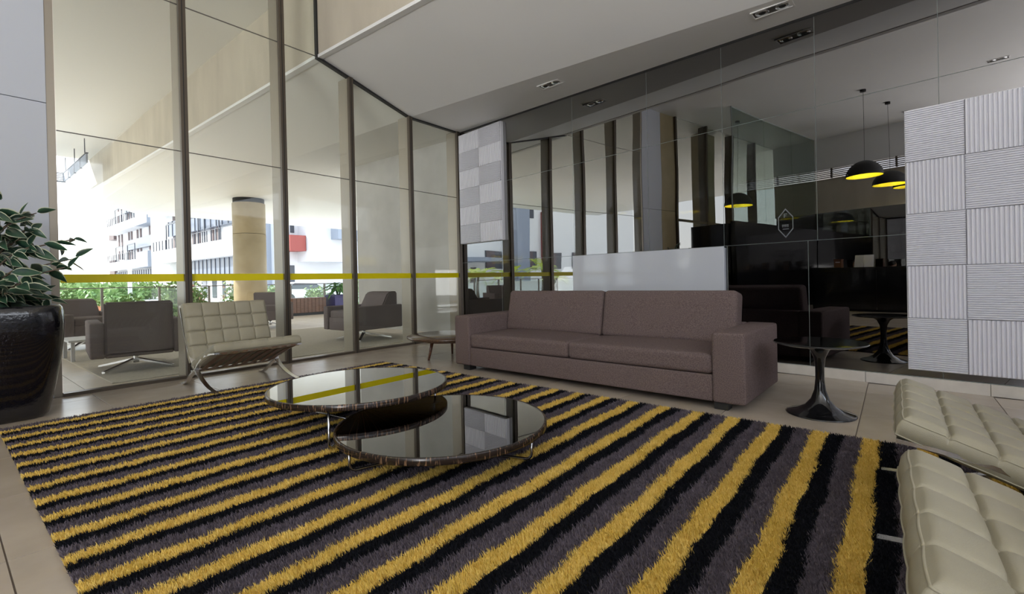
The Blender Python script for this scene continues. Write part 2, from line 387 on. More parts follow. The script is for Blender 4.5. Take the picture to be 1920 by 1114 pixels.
# ---- glazed wall on the left: bronze mullions, panes in three tiers, yellow safety band
MY = [0.73, 1.775, 2.855, 3.83, 4.89, 5.955]
def prof(y, side=1):
    if y < 3.356 or (y == 3.356 and side < 0): return 5.25
    if y <= 4.905: return 4.07 - (y-3.356)*0.268
    return 3.655
def pane(name, y0, y1, z0, z1, m, parent, th=0.012):
    br = sorted(set([y0, y1] + [b for b in (3.356, 4.905) if y0 < b < y1])); mb = MB()
    for a, b in zip(br[:-1], br[1:]):
        ta, tb_ = min(z1, prof(a, 1)-.015), min(z1, prof(b, -1)-.015)
        if max(ta, tb_) <= z0+0.02: continue
        for x in (-th/2, th/2):
            q = [(x, a, z0), (x, b, z0), (x, b, max(tb_, z0)), (x, a, max(ta, z0))]
            mb.add(q, [(0, 1, 2, 3)] if x > 0 else [(3, 2, 1, 0)])
    if mb.v: return mb.build(name, m, parent, recalc=False)
wl = struct(thing('wall_left', None, None, (GX, 0, 0)))
for k, y in enumerate(MY):
    top = min(prof(y), 5.25)
    if k:
        c = struct(box('mullion', (-0.005, y-.034, 0.0), (0.05, y+.034, top), M_alu, wl, bevel=.003))
        box('mullion_groove', (0.049, y-.006, 0), (0.052, y+.002, top), M_blackm, c)
    struct(box('mullion_fin', (-0.235, y-.032, 0), (-0.008, y+.026, top), M_fin, wl))
for k in range(5):
    y0, y1 = MY[k]+.03, MY[k+1]-.034
    wd = struct(thing('window_%d' % (k+1), None, None, (GX, 0, 0)))
    pane('pane', y0, y1, 0.035, 2.478, G_pane, wd); pane('pane', y0, y1, 2.486, 4.076, G_pane, wd); pane('pane', y0, y1, 4.084, 5.25, G_pane, wd)
    box('pane_joint', (-.006, y0, 2.478), (.008, y1, 2.486), M_steelr, wd)
    if y0 < 3.356: box('pane_joint', (-.006, y0, 4.076), (.008, min(y1, 3.356), 4.084), M_steelr, wd)
    tag(box('safety_band', (.007, y0, 1.062), (.0085, y1, 1.142), M_yel, wd), label='yellow safety band across the glass')
    box('sill_channel', (-.05, y0, 0.0), (.035, y1, 0.03), M_alu, wd)
# dark head rail that follows the ceiling line, with the stepped drop at the beam
mb = MB()
for (ya, za, yb, zb) in ((.73, 5.25, 3.356, 5.25), (3.356, 4.07, 4.905, 3.655), (4.905, 3.655, 6.02, 3.655)):
    mb.add([(-.03, ya, za-.022), (.03, ya, za-.022), (.03, yb, zb-.022), (-.03, yb, zb-.022), (-.03, ya, za+.01), (.03, ya, za+.01), (.03, yb, zb+.01), (-.03, yb, zb+.01)],
           [(0,3,2,1),(4,5,6,7),(0,1,5,4),(1,2,6,5),(2,3,7,6),(3,0,4,7)])
mb.box((-.03, 3.334, 4.05), (.03, 3.360, 5.25)); struct(mb.build('head_rail', M_blackm, wl))
# white wall panel beside the first window, with a joint
sw = struct(thing('wall_left', None, None, (GX, 0, 0)))
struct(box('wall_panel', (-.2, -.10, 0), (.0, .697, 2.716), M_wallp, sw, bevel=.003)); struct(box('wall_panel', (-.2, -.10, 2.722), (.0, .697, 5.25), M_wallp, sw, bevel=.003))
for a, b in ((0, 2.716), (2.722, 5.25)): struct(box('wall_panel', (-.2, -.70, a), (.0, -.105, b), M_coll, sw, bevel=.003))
# farther along: a tall glazed entrance bay seen only in the mirror
mb = MB()
for y in (-.73, -2.25, -3.75, -5.2): struct(box('mullion', (-.2, y-.035, 0), (.05, y+.035, 5.25), M_alu, wl))
wd = struct(thing('window_6', None, None, (GX, 0, 0)))
for (a, b) in ((-2.21, -.77), (-3.71, -2.29), (-5.16, -3.79), (-6.55, -5.24)):
    pane('pane', a, b, 2.53, 5.25, G_pane, wd); pane('pane', a, b, .03, 2.47, G_pane, wd); box('transom', (-.03, a, 2.47), (.03, b, 2.53), M_alu, wd)
struct(box('trim_3', (GX-.6, -3.2, 0), (GX-.25, -2.5, 5.2), M_coll))

# ---- mirror wall (local x along the wall to the right, local y away from the room)
WM = struct(thing('wall_mirror', None, None, (-.2, 5.35, 0), -radians(6.5)))
def sx2(x): return (x+.2)/TX
js = [sx2(v) for v in (-6.03, -5.0, -3.5, -2.35, -1.45, -.575, .3, 1.2, 2.2, 3.2, 4.2, 5.2, 6.55)]
jl = [sx2(v) for v in (-6.03, -5.0, -3.5, -2.45, -1.42, -.655, .3, 1.2, 2.2, 3.2, 4.2, 5.2, 6.55)]
def ctop(s): return 3.655 + tilt(s*TX-.2)
for row in (0, 1, 2):
    jj = jl if row == 0 else js
    for a, b in zip(jj[:-1], jj[1:]):
        g = .0022
        z0 = (.10, 1.322, 2.605)[row]; z1a, z1b = ((1.318, 1.318), (2.600, 2.600), (ctop(a)-.028, ctop(b)-.028))[row]
        v = []
        for y in (0.0, .01):
            v += [(a+g, y, z0), (b-g, y, z0), (b-g, y, z1b), (a+g, y, z1a)]
        mesh('mirror_pane', v, [(0, 1, 2, 3), (7, 6, 5, 4), (0, 4, 5, 1), (1, 5, 6, 2), (2, 6, 7, 3), (3, 7, 4, 0)], [M_mir, M_edge], WM, mi=[0, 1, 1, 1, 1, 1])
s0, s1 = js[0]-.05, js[-1]
struct(box('wall_back', (s0, .0105, 0), (s1, .2, 3.7), M_edge, WM))
mesh('shadow_gap', [(s, y, ctop(s)+dz) for s in (s0, s1) for y in (-.004, .02) for dz in (-.026, .03)], [(0,1,3,2),(4,6,7,5),(0,4,5,1),(2,3,7,6),(0,2,6,4),(1,5,7,3)], M_blackm, WM)
# stone skirting pieces
bb = struct(thing('baseboard_back', None, None, (-.2, 5.35, 0), -radians(6.5)))
sk = [s0] + [-.02 + k*.80 for k in range(-7, 8)] + [s1]
for a, b in zip(sk[:-1], sk[1:]):
    if b-a > .05: box('skirting_stone', (a+.0015, -.012, 0.0), (b-.0015, .01, .093), M_stone, bb, bevel=.002)

# ---- remaining walls, only seen in reflections: right wall with clerestory and yellow panel, back wall
wr = struct(thing('wall_right', None, None, (RX1, 0, 0)))
for (a, b) in (((0, RYB, 0), (.2, 5.4, 3.65)), ((0, RYB, 4.85), (.2, 5.4, 5.5)), ((0, RYB, 3.6), (.2, -5.6, 5)), ((0, -.9, 3.6), (.2, -.3, 5)), ((0, 4.2, 3.6), (.2, 5.4, 5))):
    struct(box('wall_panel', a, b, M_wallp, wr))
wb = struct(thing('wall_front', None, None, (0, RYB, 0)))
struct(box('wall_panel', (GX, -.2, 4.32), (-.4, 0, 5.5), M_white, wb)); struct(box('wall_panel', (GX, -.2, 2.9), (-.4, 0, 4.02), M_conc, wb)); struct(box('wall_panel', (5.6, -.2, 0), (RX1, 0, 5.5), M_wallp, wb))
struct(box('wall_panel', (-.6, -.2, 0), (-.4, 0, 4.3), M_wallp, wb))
lv = thing('louvre_grille', 'dark slatted louvre strip high on the front wall', 'louvre', (0, RYB+.14, 0))
for k in range(5): box('slat', (GX+.05, -.08, 4.04+.055*k), (-.4, -.03, 4.062+.055*k), M_alu, lv)
for x in (-5.9, -4.3, -2.7, -1.1): box('upright', (x, -.1, 4.02), (x+.04, -.02, 4.32), M_alu, lv)
struct(box('wall_front', (-4.7, -.01+RYB, 1.0), (-.6, RYB+.004, 2.9), M_mir2))
struct(box('wall_front', (-6.0, -.01+RYB, 0.0), (-.6, RYB+.002, 2.9), M_dark))
struct(box('light_block_wall', (.45, -2.3, 0), (5.6, -2.15, 1.75), M_wallp, bevel=.004))  # added out of view to keep the low front lamp off the foreground chairs
yw = thing('yellow_wall_panel', 'tall yellow panel standing by the room\'s right wall', 'panel', (RX1-.1, -4.6, 0))
for k in range(4): box('board', (0, -1+k*.5+.003, 0), (.06, -.5+k*.5-.003, 2.3), M_yelw, yw, bevel=.004)

# ---- glass partition with black base
gp = thing('glass_partition', 'green-tinted glass partition above black base, seen in the mirror', 'partition', (-4.75, 0, 0))
for a, b in ((-3.0, -1.24), (-4.8, -3.01), (-6.55, -4.81)):
    box('glass_sheet', (-.006, a, 2.38), (.006, b, 5.22), G_part, gp)
tag(box('base_panel', (-.06, -6.55, 0), (.06, -1.24, 2.37), M_black, gp), label='gloss black base panel')
box('edge_strip', (-.012, -1.245, 2.37), (.012, -1.23, 5.22), M_edge, gp)
box('head_channel', (-.015, -6.55, 5.22), (.015, -1.24, 5.25), M_edge, gp)
db = thing('entrance_cabinet', 'black low cabinet block beside the glass partition', 'cabinet', (-5.4, -1.6, 0))
box('body', (-.58, -.35, 0), (.52, .3, 2.33), M_black, db, bevel=.005); box('door', (-.55, .3, .1), (-.04, .318, 2.28), M_black, db); box('door', (0, .3, .1), (.5, .318, 2.28), M_black, db)

# ---- recessed twin downlights in the soffit
def downlight(x, y, z, label):
    d = thing('downlight', label, 'ceiling light', (x, y, z), -radians(3), 'recessed twin downlights')
    mb = MB(); hx, hy = .175, .075
    for a, b in (((-hx, -hy, -.008), (hx, -hy+.014, .002)), ((-hx, hy-.014, -.008), (hx, hy, .002)), ((-hx, -hy+.014, -.008), (-hx+.014, hy-.014, .002)), ((hx-.014, -hy+.014, -.008), (hx, hy-.014, .002))): mb.box(a, b)
    mb.build('frame', M_white, d)
    box('recess', (-hx+.01, -hy+.01, -.002), (hx-.01, hy-.01, .0), M_steelr, d)
    for sx_ in (-.085, .085):
        mb = MB().lathe([(.058, -.006), (.06, -.003), (.04, -.0025), (.022, -.002), (0.0, -.002)], 20, c=(sx_, 0)); l = mb.build('lamp', M_chrome, d, True)
        MB().lathe([(.030, -.0068), (.030, -.0035), (0, -.0035)], 16, c=(sx_, 0)).build('lens', M_blackm, l)
    return d
downlight(-3.51, 5.22, 3.655+tilt(-3.51), 'twin recessed downlight in the white soffit above the sofa\'s left half')
downlight(-.87, 5.06, 3.655+tilt(-.87), 'twin recessed downlight in the white soffit above the black pedestal table')
downlight(-.27, -3.25, 5.25, 'twin recessed downlight in the high ceiling, seen only in the mirror')

# ---- panels fixed on the mirror wall
def ribtile(name, w_, h_, vert, n, m, parent, loc):
    d0, d1 = -.010, -.024; L, H = (w_, h_) if vert else (h_, w_)
    p = []; st = L/n
    for k in range(n):
        a = k*st; p += [(a+.05*st, d0), (a+.28*st, d1), (a+.68*st, d1), (a+.9*st, d0)]
    p = [(0.002, d0)] + p + [(L-.002, d0)]
    v = []; 
    for (a, d) in p:
        for q in (0.002, H-.002): v.append((a, d, q) if vert else (q, d, a))
    f = [(2*i, 2*i+2, 2*i+3, 2*i+1) for i in range(len(p)-1)]
    if not vert: f = [q[::-1] for q in f]
    nb = len(v); v += [(.002, 0, .002), (w_-.002, 0, .002), (w_-.002, 0, h_-.002), (.002, 0, h_-.002), (.002, d0, .002), (w_-.002, d0, .002), (w_-.002, d0, h_-.002), (.002, d0, h_-.002)]
    f += [tuple(nb+i for i in q) for q in ((0,1,5,4),(1,2,6,5),(2,3,7,6),(3,0,4,7))]
    return mesh(name, v, f, m, parent, loc=loc, recalc=False)
RT = {}
def tilepanel(nm, label, s_, z0, cw, rh, nc, nr, first_vert, n, th):
    t = thing(nm, label, 'wall panel', (-.2+s_*TX, 5.35+s_*TY, z0), -radians(6.5))
    box('backing', (-.004, -th, -.004), (nc*cw+.004, -.001, nr*rh+.004), M_tile, t)
    for r in range(nr):
        for c in range(nc):
            vv = ((r+c) % 2 == 0) == first_vert; key = (label, vv); loc = (c*cw, -th, (nr-1-r)*rh)
            if key in RT: link('tile', RT[key], t, loc)
            else: RT[key] = ribtile('tile', cw, rh, vv, n if vv else (25 if nr == 5 else 18), M_tile, t, loc).data
    return t
tilepanel('ribbed_tile_panel', 'narrow panel of ribbed white tiles high on the mirror beside the glazing', sx2(-5.965), 1.655, .535, .318, 2, 6, True, 16, .055)
tilepanel('ribbed_tile_panel', 'large panel of ribbed white tiles on the mirror behind the leather chairs', sx2(.085), .162, .368, .441, 5, 5, False, 14, .03)
wp = thing('acrylic_board', 'glossy white panel on the mirror directly behind the sofa', 'wall panel', (-.2+sx2(-3.5)*TX, 5.35+sx2(-3.5)*TY, .12), -radians(6.5))
Lw = sx2(-1.435)-sx2(-3.5)
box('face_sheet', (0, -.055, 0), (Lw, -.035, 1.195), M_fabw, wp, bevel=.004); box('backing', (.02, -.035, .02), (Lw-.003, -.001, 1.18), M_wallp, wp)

# ---- hexagonal logo etched on the mirror
lg = thing('etched_logo', 'small pale hexagon logo with lettering on the dark mirror', 'sign', (-.847, 5.4237, 1.51), -radians(6.5))
hx = [(0, .148), (.068, .062), (.068, -.062), (0, -.148), (-.068, -.062), (-.068, .062)]
mb = MB()
for i in range(6):
    (a, b), (c, d) = hx[i], hx[(i+1) % 6]; k = .90
    mb.add([(a, -.0016, b), (c, -.0016, d), (c*k, -.0016, d*k), (a*k, -.0016, b*k)], [(3, 2, 1, 0)])
mb.build('outline', M_etch, lg)
mb = MB(); mb.box((-.015, -.0016, .055), (-.008, -.0012, .095)); mb.box((-.015, -.0016, .088), (.014, -.0012, .095)); mb.box((-.015, -.0016, .071), (.008, -.0012, .077)); mb.build('lettering', M_etch, lg)
mb = MB()
for k in range(5): mb.box((-.030+k*.0125, -.0016, -.040), (-.0255+k*.0125, -.0012, -.012))
mb.box((-.033, -.0016, -.022), (.026, -.0012, -.018)); mb.build('lettering', M_etch, lg)
box('underline', (-.028, -.0016, -.062), (.028, -.0012, -.056), M_etch, lg)
# ------------------------------------------------------------------ striped shag rug
RUGX0, RUGX1, RUGY0, RUGY1 = -4.955, .93, .285, 3.475
rug = thing('striped_shag_rug', 'shaggy rug striped yellow, black and mauve grey under the coffee tables', 'rug', ((RUGX0+RUGX1)/2, (RUGY0+RUGY1)/2, 0))
cx_, cy_ = rug.location.x, rug.location.y
box('backing', (RUGX0-cx_+.006, RUGY0-cy_+.006, 0.0005), (RUGX1-cx_-.006, RUGY1-cy_-.006, .008), M_blackm, rug)
def yedge(x): return RUGY1 + (-.0145*(x-RUGX0) + .06)*.9        # sofa-side edge, a touch out of square
def tufts(name, xa, xb, m):
    o_ = tufts_(name, xa, xb, m)
    if o_:
        a, b = max(xa, RUGX0)-cx_, min(xb, RUGX1)-cx_; N_ = 90; v = []
        for k in range(N_+1):
            y = RUGY0+.004 + (yedge((xa+xb)/2)-.008-RUGY0)*k/N_; q = .006*sin(y*7.0+xa*13) + .004*sin(y*19+xa*5)
            q *= min(1, max(0, (xa-RUGX0)/.1)); v += [(a+q, y-cy_, .0105), (b+q, y-cy_, .0105)]
        mesh('woven_base', v, [(2*k, 2*k+1, 2*k+3, 2*k+2) for k in range(N_)], m, o_, recalc=False)
def tufts_(name, xa, xb, m):
    xa, xb = max(xa, RUGX0), min(xb, RUGX1)
    if xb-xa < .01: return
    Lx = xb-xa; N = int(Lx*3.25*60000); x = xa + Lx*RNG.random(N); y = RUGY0 + (RUGY1+.06-RUGY0)*RNG.random(N)
    near = np.hypot(x, y); keep = RNG.random(N) < np.clip(1.25-near*.22, .30, 1.0)
    keep &= y < RUGY1 + (-.0145*(x-RUGX0)+.06)*.9
    x = x[keep]; y = y[keep]; near = near[keep]; n = len(x)
    wob = .006*np.sin(y*7.0+xa*13) + .004*np.sin(y*19+xa*5) + .003*np.sin(y*51+xa*3)
    x = x + wob*np.clip((x-RUGX0)/.1, 0, 1) + RNG.normal(0, .0048, n)
    h = RNG.uniform(.020, .029, n); wd = RNG.uniform(.0026, .0044, n)*np.clip(near*.38, .9, 2.0)
    an = RNG.uniform(0, 2*pi, n); ld = RNG.normal(-2.2, 1.15, n); ln = RNG.uniform(.004, .015, n)*np.clip(1.25-near*.1, .65, 1)
    bx, by = np.cos(an)*wd*.5, np.sin(an)*wd*.5; lx, ly = np.cos(ld)*ln, np.sin(ld)*ln
    z0 = np.full(n, .004)
    V = np.empty((n, 5, 3), np.float32)
    V[:, 0] = np.stack([x-bx, y-by, z0], 1); V[:, 1] = np.stack([x+bx, y+by, z0], 1)
    V[:, 2] = np.stack([x+bx*.95+lx*.42, y+by*.95+ly*.42, h*.66], 1); V[:, 3] = np.stack([x-bx*.95+lx*.42, y-by*.95+ly*.42, h*.66], 1)
    V[:, 4] = np.stack([x+lx, y+ly, h], 1)
    V[:, :, 0] -= cx_; V[:, :, 1] -= cy_
    me = bpy.data.meshes.new(name); me.vertices.add(n*5); me.vertices.foreach_set('co', V.ravel())
    base = (np.arange(n)*5)[:, None]
    loops = (base + np.array([0, 1, 2, 3, 3, 2, 4])[None]).ravel().astype(np.int32)
    me.loops.add(n*7); me.loops.foreach_set('vertex_index', loops)
    me.polygons.add(n*2); st = ((np.arange(n)*7)[:, None] + np.array([0, 4])[None]).ravel().astype(np.int32)
    me.polygons.foreach_set('loop_start', st); me.polygons.foreach_set('use_smooth', np.ones(n*2, bool))
    me.materials.append(m); me.update(calc_edges=True); me.validate()
    return tag(link(name, me, rug), kind='stuff')
for k in range(-4, 20):
    c = -.121 - .2475*k
    tufts('yellow_stripe', c-.041, c+.039, P_yel); tufts_('lavender_fringe', c-.047, c-.041, P_lav); tufts_('lavender_fringe', c+.038, c+.043, P_lav); tufts('black_stripe', c+.041, c+.117, P_blk); tufts('grey_stripe', c-.1305, c-.043, P_gry)

# ------------------------------------------------------------------ sofa
sofa = thing('sofa', 'long taupe fabric two-cushion sofa in front of the mirror wall', 'sofa', (-2.36, 4.205, 0), radians(-2.0))
def seam_loop(par, x0, x1, y, z0, z1, r=.0028):
    MB().tube([(x0, y, z0), (x1, y, z0), (x1, y, z1), (x0, y, z1)], r, 5, closed=True).build('seam', M_seam, par, True)
SB = .055
AW, AH, HW = .235, .525, 1.54
for s_, hz in ((-1, .552), (1, .522)):
    a = rbox('arm', (AW, 1.0, hz), .024, M_fab, sofa, (s_*(HW-AW/2), 0, SB+hz/2), mid=3)
    for x in (-AW/2+.012, AW/2-.012): MB().tube([(x, -.5+.006, -hz/2+.02), (x, -.5+.006, hz/2-.014), (x, .48, hz/2-.004)], .0026, 5).build('seam', M_seam, a, True)
IW = HW-AW
rbox('base', (2*IW, .96, .20), .015, M_fab, sofa, (0, -.005, SB+.10), mid=3)
for s_ in (-1, 1):
    c = rbox('seat_cushion', (IW-.006, .81, .15), .035, M_fab, sofa, (s_*IW/2, -.085, .258+.075), mid=10, puff=.022)
    seam_loop(c, -IW/2+.03, IW/2-.03, -.398, -.055, .052)
    b = rbox('back_cushion', (IW-.008, .20, .475), .042, M_fab, sofa, (s_*IW/2, .25, .622), rot=(radians(-11), 0, 0), mid=9, puffy=.014)
    hw_ = (IW-.008)/2
    MB().tube([(-hw_+.004, -.062, -.2), (-hw_+.004, -.062, .19), (-hw_+.03, -.062, .2235), (hw_-.03, -.062, .2235), (hw_-.004, -.062, .19), (hw_-.004, -.062, -.2)], .0026, 5).build('seam', M_seam, b, True)
rbox('back_panel', (2*IW, .12, .52), .02, M_fab, sofa, (0, .44, SB+.26), mid=3)
for x in (-1.38, 1.36):
    for y in (-.42, .40): box('leg', (x-.05, y-.05, 0), (x+.05, y+.05, SB+.004), M_blackm, sofa, bevel=.003)

# ------------------------------------------------------------------ tufted chairs on crossed chrome frames
def cushion(name, L, Wd, th, parent, loc, rot, nL=4):
    FR = [0, .022, .05, .10, .2, .35, .5, .65, .8, .90, .95, .978]; nW, k = 5, 12; gx = nL*k; gy = nW*k; v = []; f = []
    ga = [(q+r_)/nL for q in range(nL) for r_ in FR] + [1.0]; gb = [(q+r_)/nW for q in range(nW) for r_ in FR] + [1.0]
    for i in range(gx+1):
        for j in range(gy+1):
            a, b = ga[i], gb[j]; x = a*L; y = (b-.5)*Wd
            fx, fy = (a*nL+1e-7) % 1.0, (b*nW+1e-7) % 1.0
            dx, dy = min(fx, 1-fx)*L/nL, min(fy, 1-fy)*Wd/nW
            ex, ey = min(a, 1-a)*L, min(b, 1-b)*Wd
            if ex < .02: dx = .05
            if ey < .02: dy = .05
            z = .0085*(1-abs(2*fx-1)**4)*(1-abs(2*fy-1)**4)
            z -= .015*math.exp(-(dx/.0055)**2) + .008*math.exp(-(dy/.0038)**2)
            if dx < .03 and dy < .03: z -= .009*math.exp(-(dx*dx+dy*dy)/(.015**2))
            e = min(ex, ey); z -= .014*(1-min(e/.016, 1))**2
            inset = 0.0
            # gentle scallop along the borders
            x2_, y2_ = x, y
            if i in (0, gx): x2_ += (-1 if i == 0 else 1)*.004*(sin(pi*fy) if 0 < b < 1 else 0)
            if j in (0, gy): y2_ += (-1 if j == 0 else 1)*.004*(sin(pi*fx) if 0 < a < 1 else 0)
            v.append((x2_, y2_, z))
    W1 = gy+1
    for i in range(gx):
        for j in range(gy): f.append((i*W1+j, (i+1)*W1+j, (i+1)*W1+j+1, i*W1+j+1))
    rim = [i*W1 for i in range(gx+1)] + [gx*W1+j for j in range(1, gy+1)] + [i*W1+gy for i in range(gx-1, -1, -1)] + [j for j in range(gy-1, 0, -1)]
    prev = rim
    for (dz, o) in ((-.022, .005), (-th*.5, .009), (-th+.012, .004), (-th, -.012)):
        cur = []
        for q in rim:
            x, y, z = v[q]; sx_ = -1 if x < .001 else (1 if x > L-.001 else 0); sy_ = -1 if y < -Wd/2+.001 else (1 if y > Wd/2-.001 else 0)
            cur.append(len(v)); v.append((x+sx_*o, y+sy_*o, dz))
        for a in range(len(rim)):
            b = (a+1) % len(rim); f.append((prev[a], cur[a], cur[b], prev[b]))
        prev = cur
    f.append(tuple(prev))
    c = mesh(name, v, f, M_lea, parent, True, loc, rot, recalc=True)
    pts = [(v[q][0]*1.0, v[q][1], v[q][2]-.001) for q in rim]
    MB().tube(pts, .0036, 5, closed=True).build('piping', M_lea, c, True)
    MB().tube([(p[0]+(-.004 if p[0] < .001 else .004 if p[0] > L-.001 else 0), p[1]+(-.004 if p[1] < 0 else .004)*(1 if abs(abs(p[1])-Wd/2) < .006 else 0), -th+.012) for p in pts], .003, 5, closed=True).build('piping', M_lea, c, True)
    bt = None
    for i in range(1, nL):
        for j in range(1, nW):
            lc = (i*L/nL, (j/nW-.5)*Wd, -.0185)
            if bt is None: bt = MB().lathe([(.0095, 0), (.0105, .003), (.007, .006), (0, .007)], 10).build('button', M_lea, c, True, lc)
            else: link('button', bt.data, c, lc)
    return c
def ribbon(path, y0, w_, th, name, m, parent):
    P = [Vector((p[0], p[1])) for p in path]; mb = MB(); v = []
    for i, p in enumerate(P):
        t = (P[min(i+1, len(P)-1)]-P[max(i-1, 0)]).normalized(); n = Vector((-t.y, t.x))*th/2
        a, b = p+n, p-n
        v += [(a.x, y0-w_/2, a.y), (a.x, y0+w_/2, a.y), (b.x, y0+w_/2, b.y), (b.x, y0-w_/2, b.y)]
    f = [(3, 2, 1, 0), tuple(4*(len(P)-1)+i for i in range(4))]
    for i in range(len(P)-1):
        for k in range(4): f.append((4*i+k, 4*i+(k+1) % 4, 4*i+4+(k+1) % 4, 4*i+4+k))
    return mb.add(v, f).build(name, m, parent)
def leather_chair(label, loc, rotz):
    t = thing('tufted_lounge_chair', label, 'chair', loc, rotz, 'cream leather chairs on crossed chrome frames')
    sl_ = atan2(.215, .60); Ls = .64
    cushion('seat_cushion', Ls, .79, .088, t, (.275, 0, .258), (0, -sl_, 0), 5)
    bl = atan2(.56, -.195)
    cushion('back_cushion', .60, .79, .088, t, (.285, 0, .262), (pi, -bl, 0))
    barA = catmull([(-.035, .80), (.055, .60), (.17, .375), (.29, .26), (.38, .180), (.50, .105), (.66, .048), (.84, .016), (.965, .004)], 5)
    barB = catmull([(-.045, .006), (.03, .010), (.10, .035), (.20, .10), (.38, .190), (.50, .272), (.64, .335), (.78, .366), (.905, .382)], 5)
    for y in (-.385, .385):
        ribbon([(p.x, p.y) for p in [Vector((a[0], a[1])) for a in barA]], y, .040, .015, 'frame_bar', M_chrome, t)
        ribbon([(p.x, p.y) for p in [Vector((a[0], a[1])) for a in barB]], y, .040, .015, 'frame_bar', M_chrome, t)
    for (x, z) in ((.887, .378), (.215, .145), (-.028, .785)):
        box('cross_bar', (x-.008, -.385, z-.014), (x+.008, .385, z+.014), M_chrome, t, bevel=.003)
    for k in range(8):
        y = -.32 + k*.64/7
        ribbon([(.885, .390), (.896, .378), (.885, .362), (.78, .338), (.60, .272), (.42, .195), (.27, .150), (.215, .142)], y, .048, .005, 'seat_strap', M_strap, t)
    for k in range(7):
        y = -.30 + k*.1
        ribbon([(.205, .17), (.14, .33), (.06, .52), (-.03, .77)], y, .04, .005, 'back_strap', M_strap, t)
    return t
ch0 = leather_chair('cream tufted leather chair on crossed chrome legs against the glazing', (-5.70, 2.01, 0.004), 0.0)
dup(ch0, (.90, 2.575, .012), pi, 'cream tufted leather chair facing the rug, nearer the black pedestal table')
dup(ch0, (.915, 1.49, -.006), pi+.02, 'cream tufted leather chair at the rug\'s corner, nearest the viewer')

# ------------------------------------------------------------------ round coffee tables
def coffee_table(label, loc, R, ztop, angs):
    t = thing('round_coffee_table', label, 'coffee table', loc, 0, 'overlapping round coffee tables')
    MB().lathe([(R-.02, ztop-.040), (R-.004, ztop-.038), (R, ztop-.034), (R, ztop-.004), (R-.003, ztop), (R-.012, ztop), (R-.013, ztop-.004), (0, ztop-.004)], 96).build('tabletop', M_ebony, t, True)
    MB().lathe([(R-.0135, ztop-.0038), (R-.0135, ztop-.0015), (0, ztop-.0015)], 96).build('glass_inlay', M_inlay, t)
    for a in angs:
        r = R-.06; z1 = ztop-.038; rb = .035; p = []
        p.append((r, z1)); p.append((r, .04+rb))
        for k in range(1, 7): th = k/6*pi/2; p.append((r-rb+rb*cos(th), .034+rb-rb*sin(th)))
        p.append((.06, .034))
        pts = [(q[0]*cos(a), q[0]*sin(a), q[1]) for q in p]
        MB().tube(pts, .0075, 10).build('wire_leg', M_steel, t, True)
    MB().lathe([(.07, .026), (.075, .031), (.07, .040), (0, .042)], 24).build('leg_hub', M_steel, t, True)
    return t
coffee_table('taller round coffee table with glossy black top and ebony rim', (-2.90, 1.875, 0), .595, .305, [radians(a) for a in (-53, 67, 187)])
coffee_table('lower round coffee table with glossy black top, tucked under the taller one', (-2.035, 1.85, 0), .595, .203, [radians(a) for a in (-107, 18, 135)])

# ------------------------------------------------------------------ black pedestal table
tt = thing('pedestal_side_table', 'gloss black pedestal side table beside the sofa\'s arm', 'side table', (-.425, 3.975, 0))
MB().lathe([(.215, 0), (.217, .004), (.205, .010), (.15, .026), (.095, .058), (.058, .105), (.036, .17), (.028, .25), (.028, .33), (.036, .40), (.060, .455), (.10, .485), (.13, .492), (0, .492)], 48).build('pedestal', M_black, tt, True)
o = MB().lathe([(.10, .490), (.26, .496), (.285, .504), (.290, .508), (.286, .512), (0, .512)], 64).build('tabletop', M_black, tt, True)
MB().lathe([(.284, .5121), (.284, .5128), (0, .5128)], 64).build('top_gloss', M_inlay, tt)
o.scale = (1.0, 1.08, 1.0)

# ------------------------------------------------------------------ walnut corner table
wt = thing('walnut_side_table', 'low round walnut table with tapered legs in the corner behind the sofa', 'side table', (-4.52, 4.28, 0))
MB().lathe([(.50, .262), (.555, .268), (.57, .282), (.57, .296), (.566, .30), (0, .30)], 72).build('tabletop', M_woodt, wt, True)
MB().lathe([(.40, .235), (.40, .265), (0, .265)], 40).build('apron', M_wood, wt)
for a in (-105, 15, 135):
    a = radians(a); MB().tube([(.27*cos(a), .27*sin(a), .262), (.33*cos(a), .33*sin(a), 0.0)], [.026, .012], 12).build('leg', M_wood, wt, True)

# ------------------------------------------------------------------ glazed planter with variegated ficus
pf = thing('potted_ficus', 'variegated ficus in a tall glossy black square pot by the first window', 'potted plant', (-5.50, .265, 0))
def sq_ring(h, z, e=5.0, n=48):
    o = []
    for k in range(n):
        a = 2*pi*k/n; c, s_ = cos(a), sin(a); r = 1.0/((abs(c)**e+abs(s_)**e)**(1/e)); o.append((h*r*c, h*r*s_, z))
    return o
prof_ = [(.295, 0), (.31, .006), (.325, .03), (.345, .12), (.372, .28), (.40, .46), (.418, .62), (.424, .74), (.418, .82), (.41, .862), (.40, .878), (.385, .880), (.375, .868), (.37, .80)]
v = []; f = []; n = 48
for h, z in prof_: v += sq_ring(h, z)
for i in range(len(prof_)-1):
    for k in range(n): f.append((i*n+k, i*n+(k+1) % n, (i+1)*n+(k+1) % n, (i+1)*n+k))
f.append(tuple(range(n-1, -1, -1))); mesh('pot', v, f, M_cer, pf, True)
mesh('soil', sq_ring(.372, .805), [tuple(range(n))], M_soil, pf)
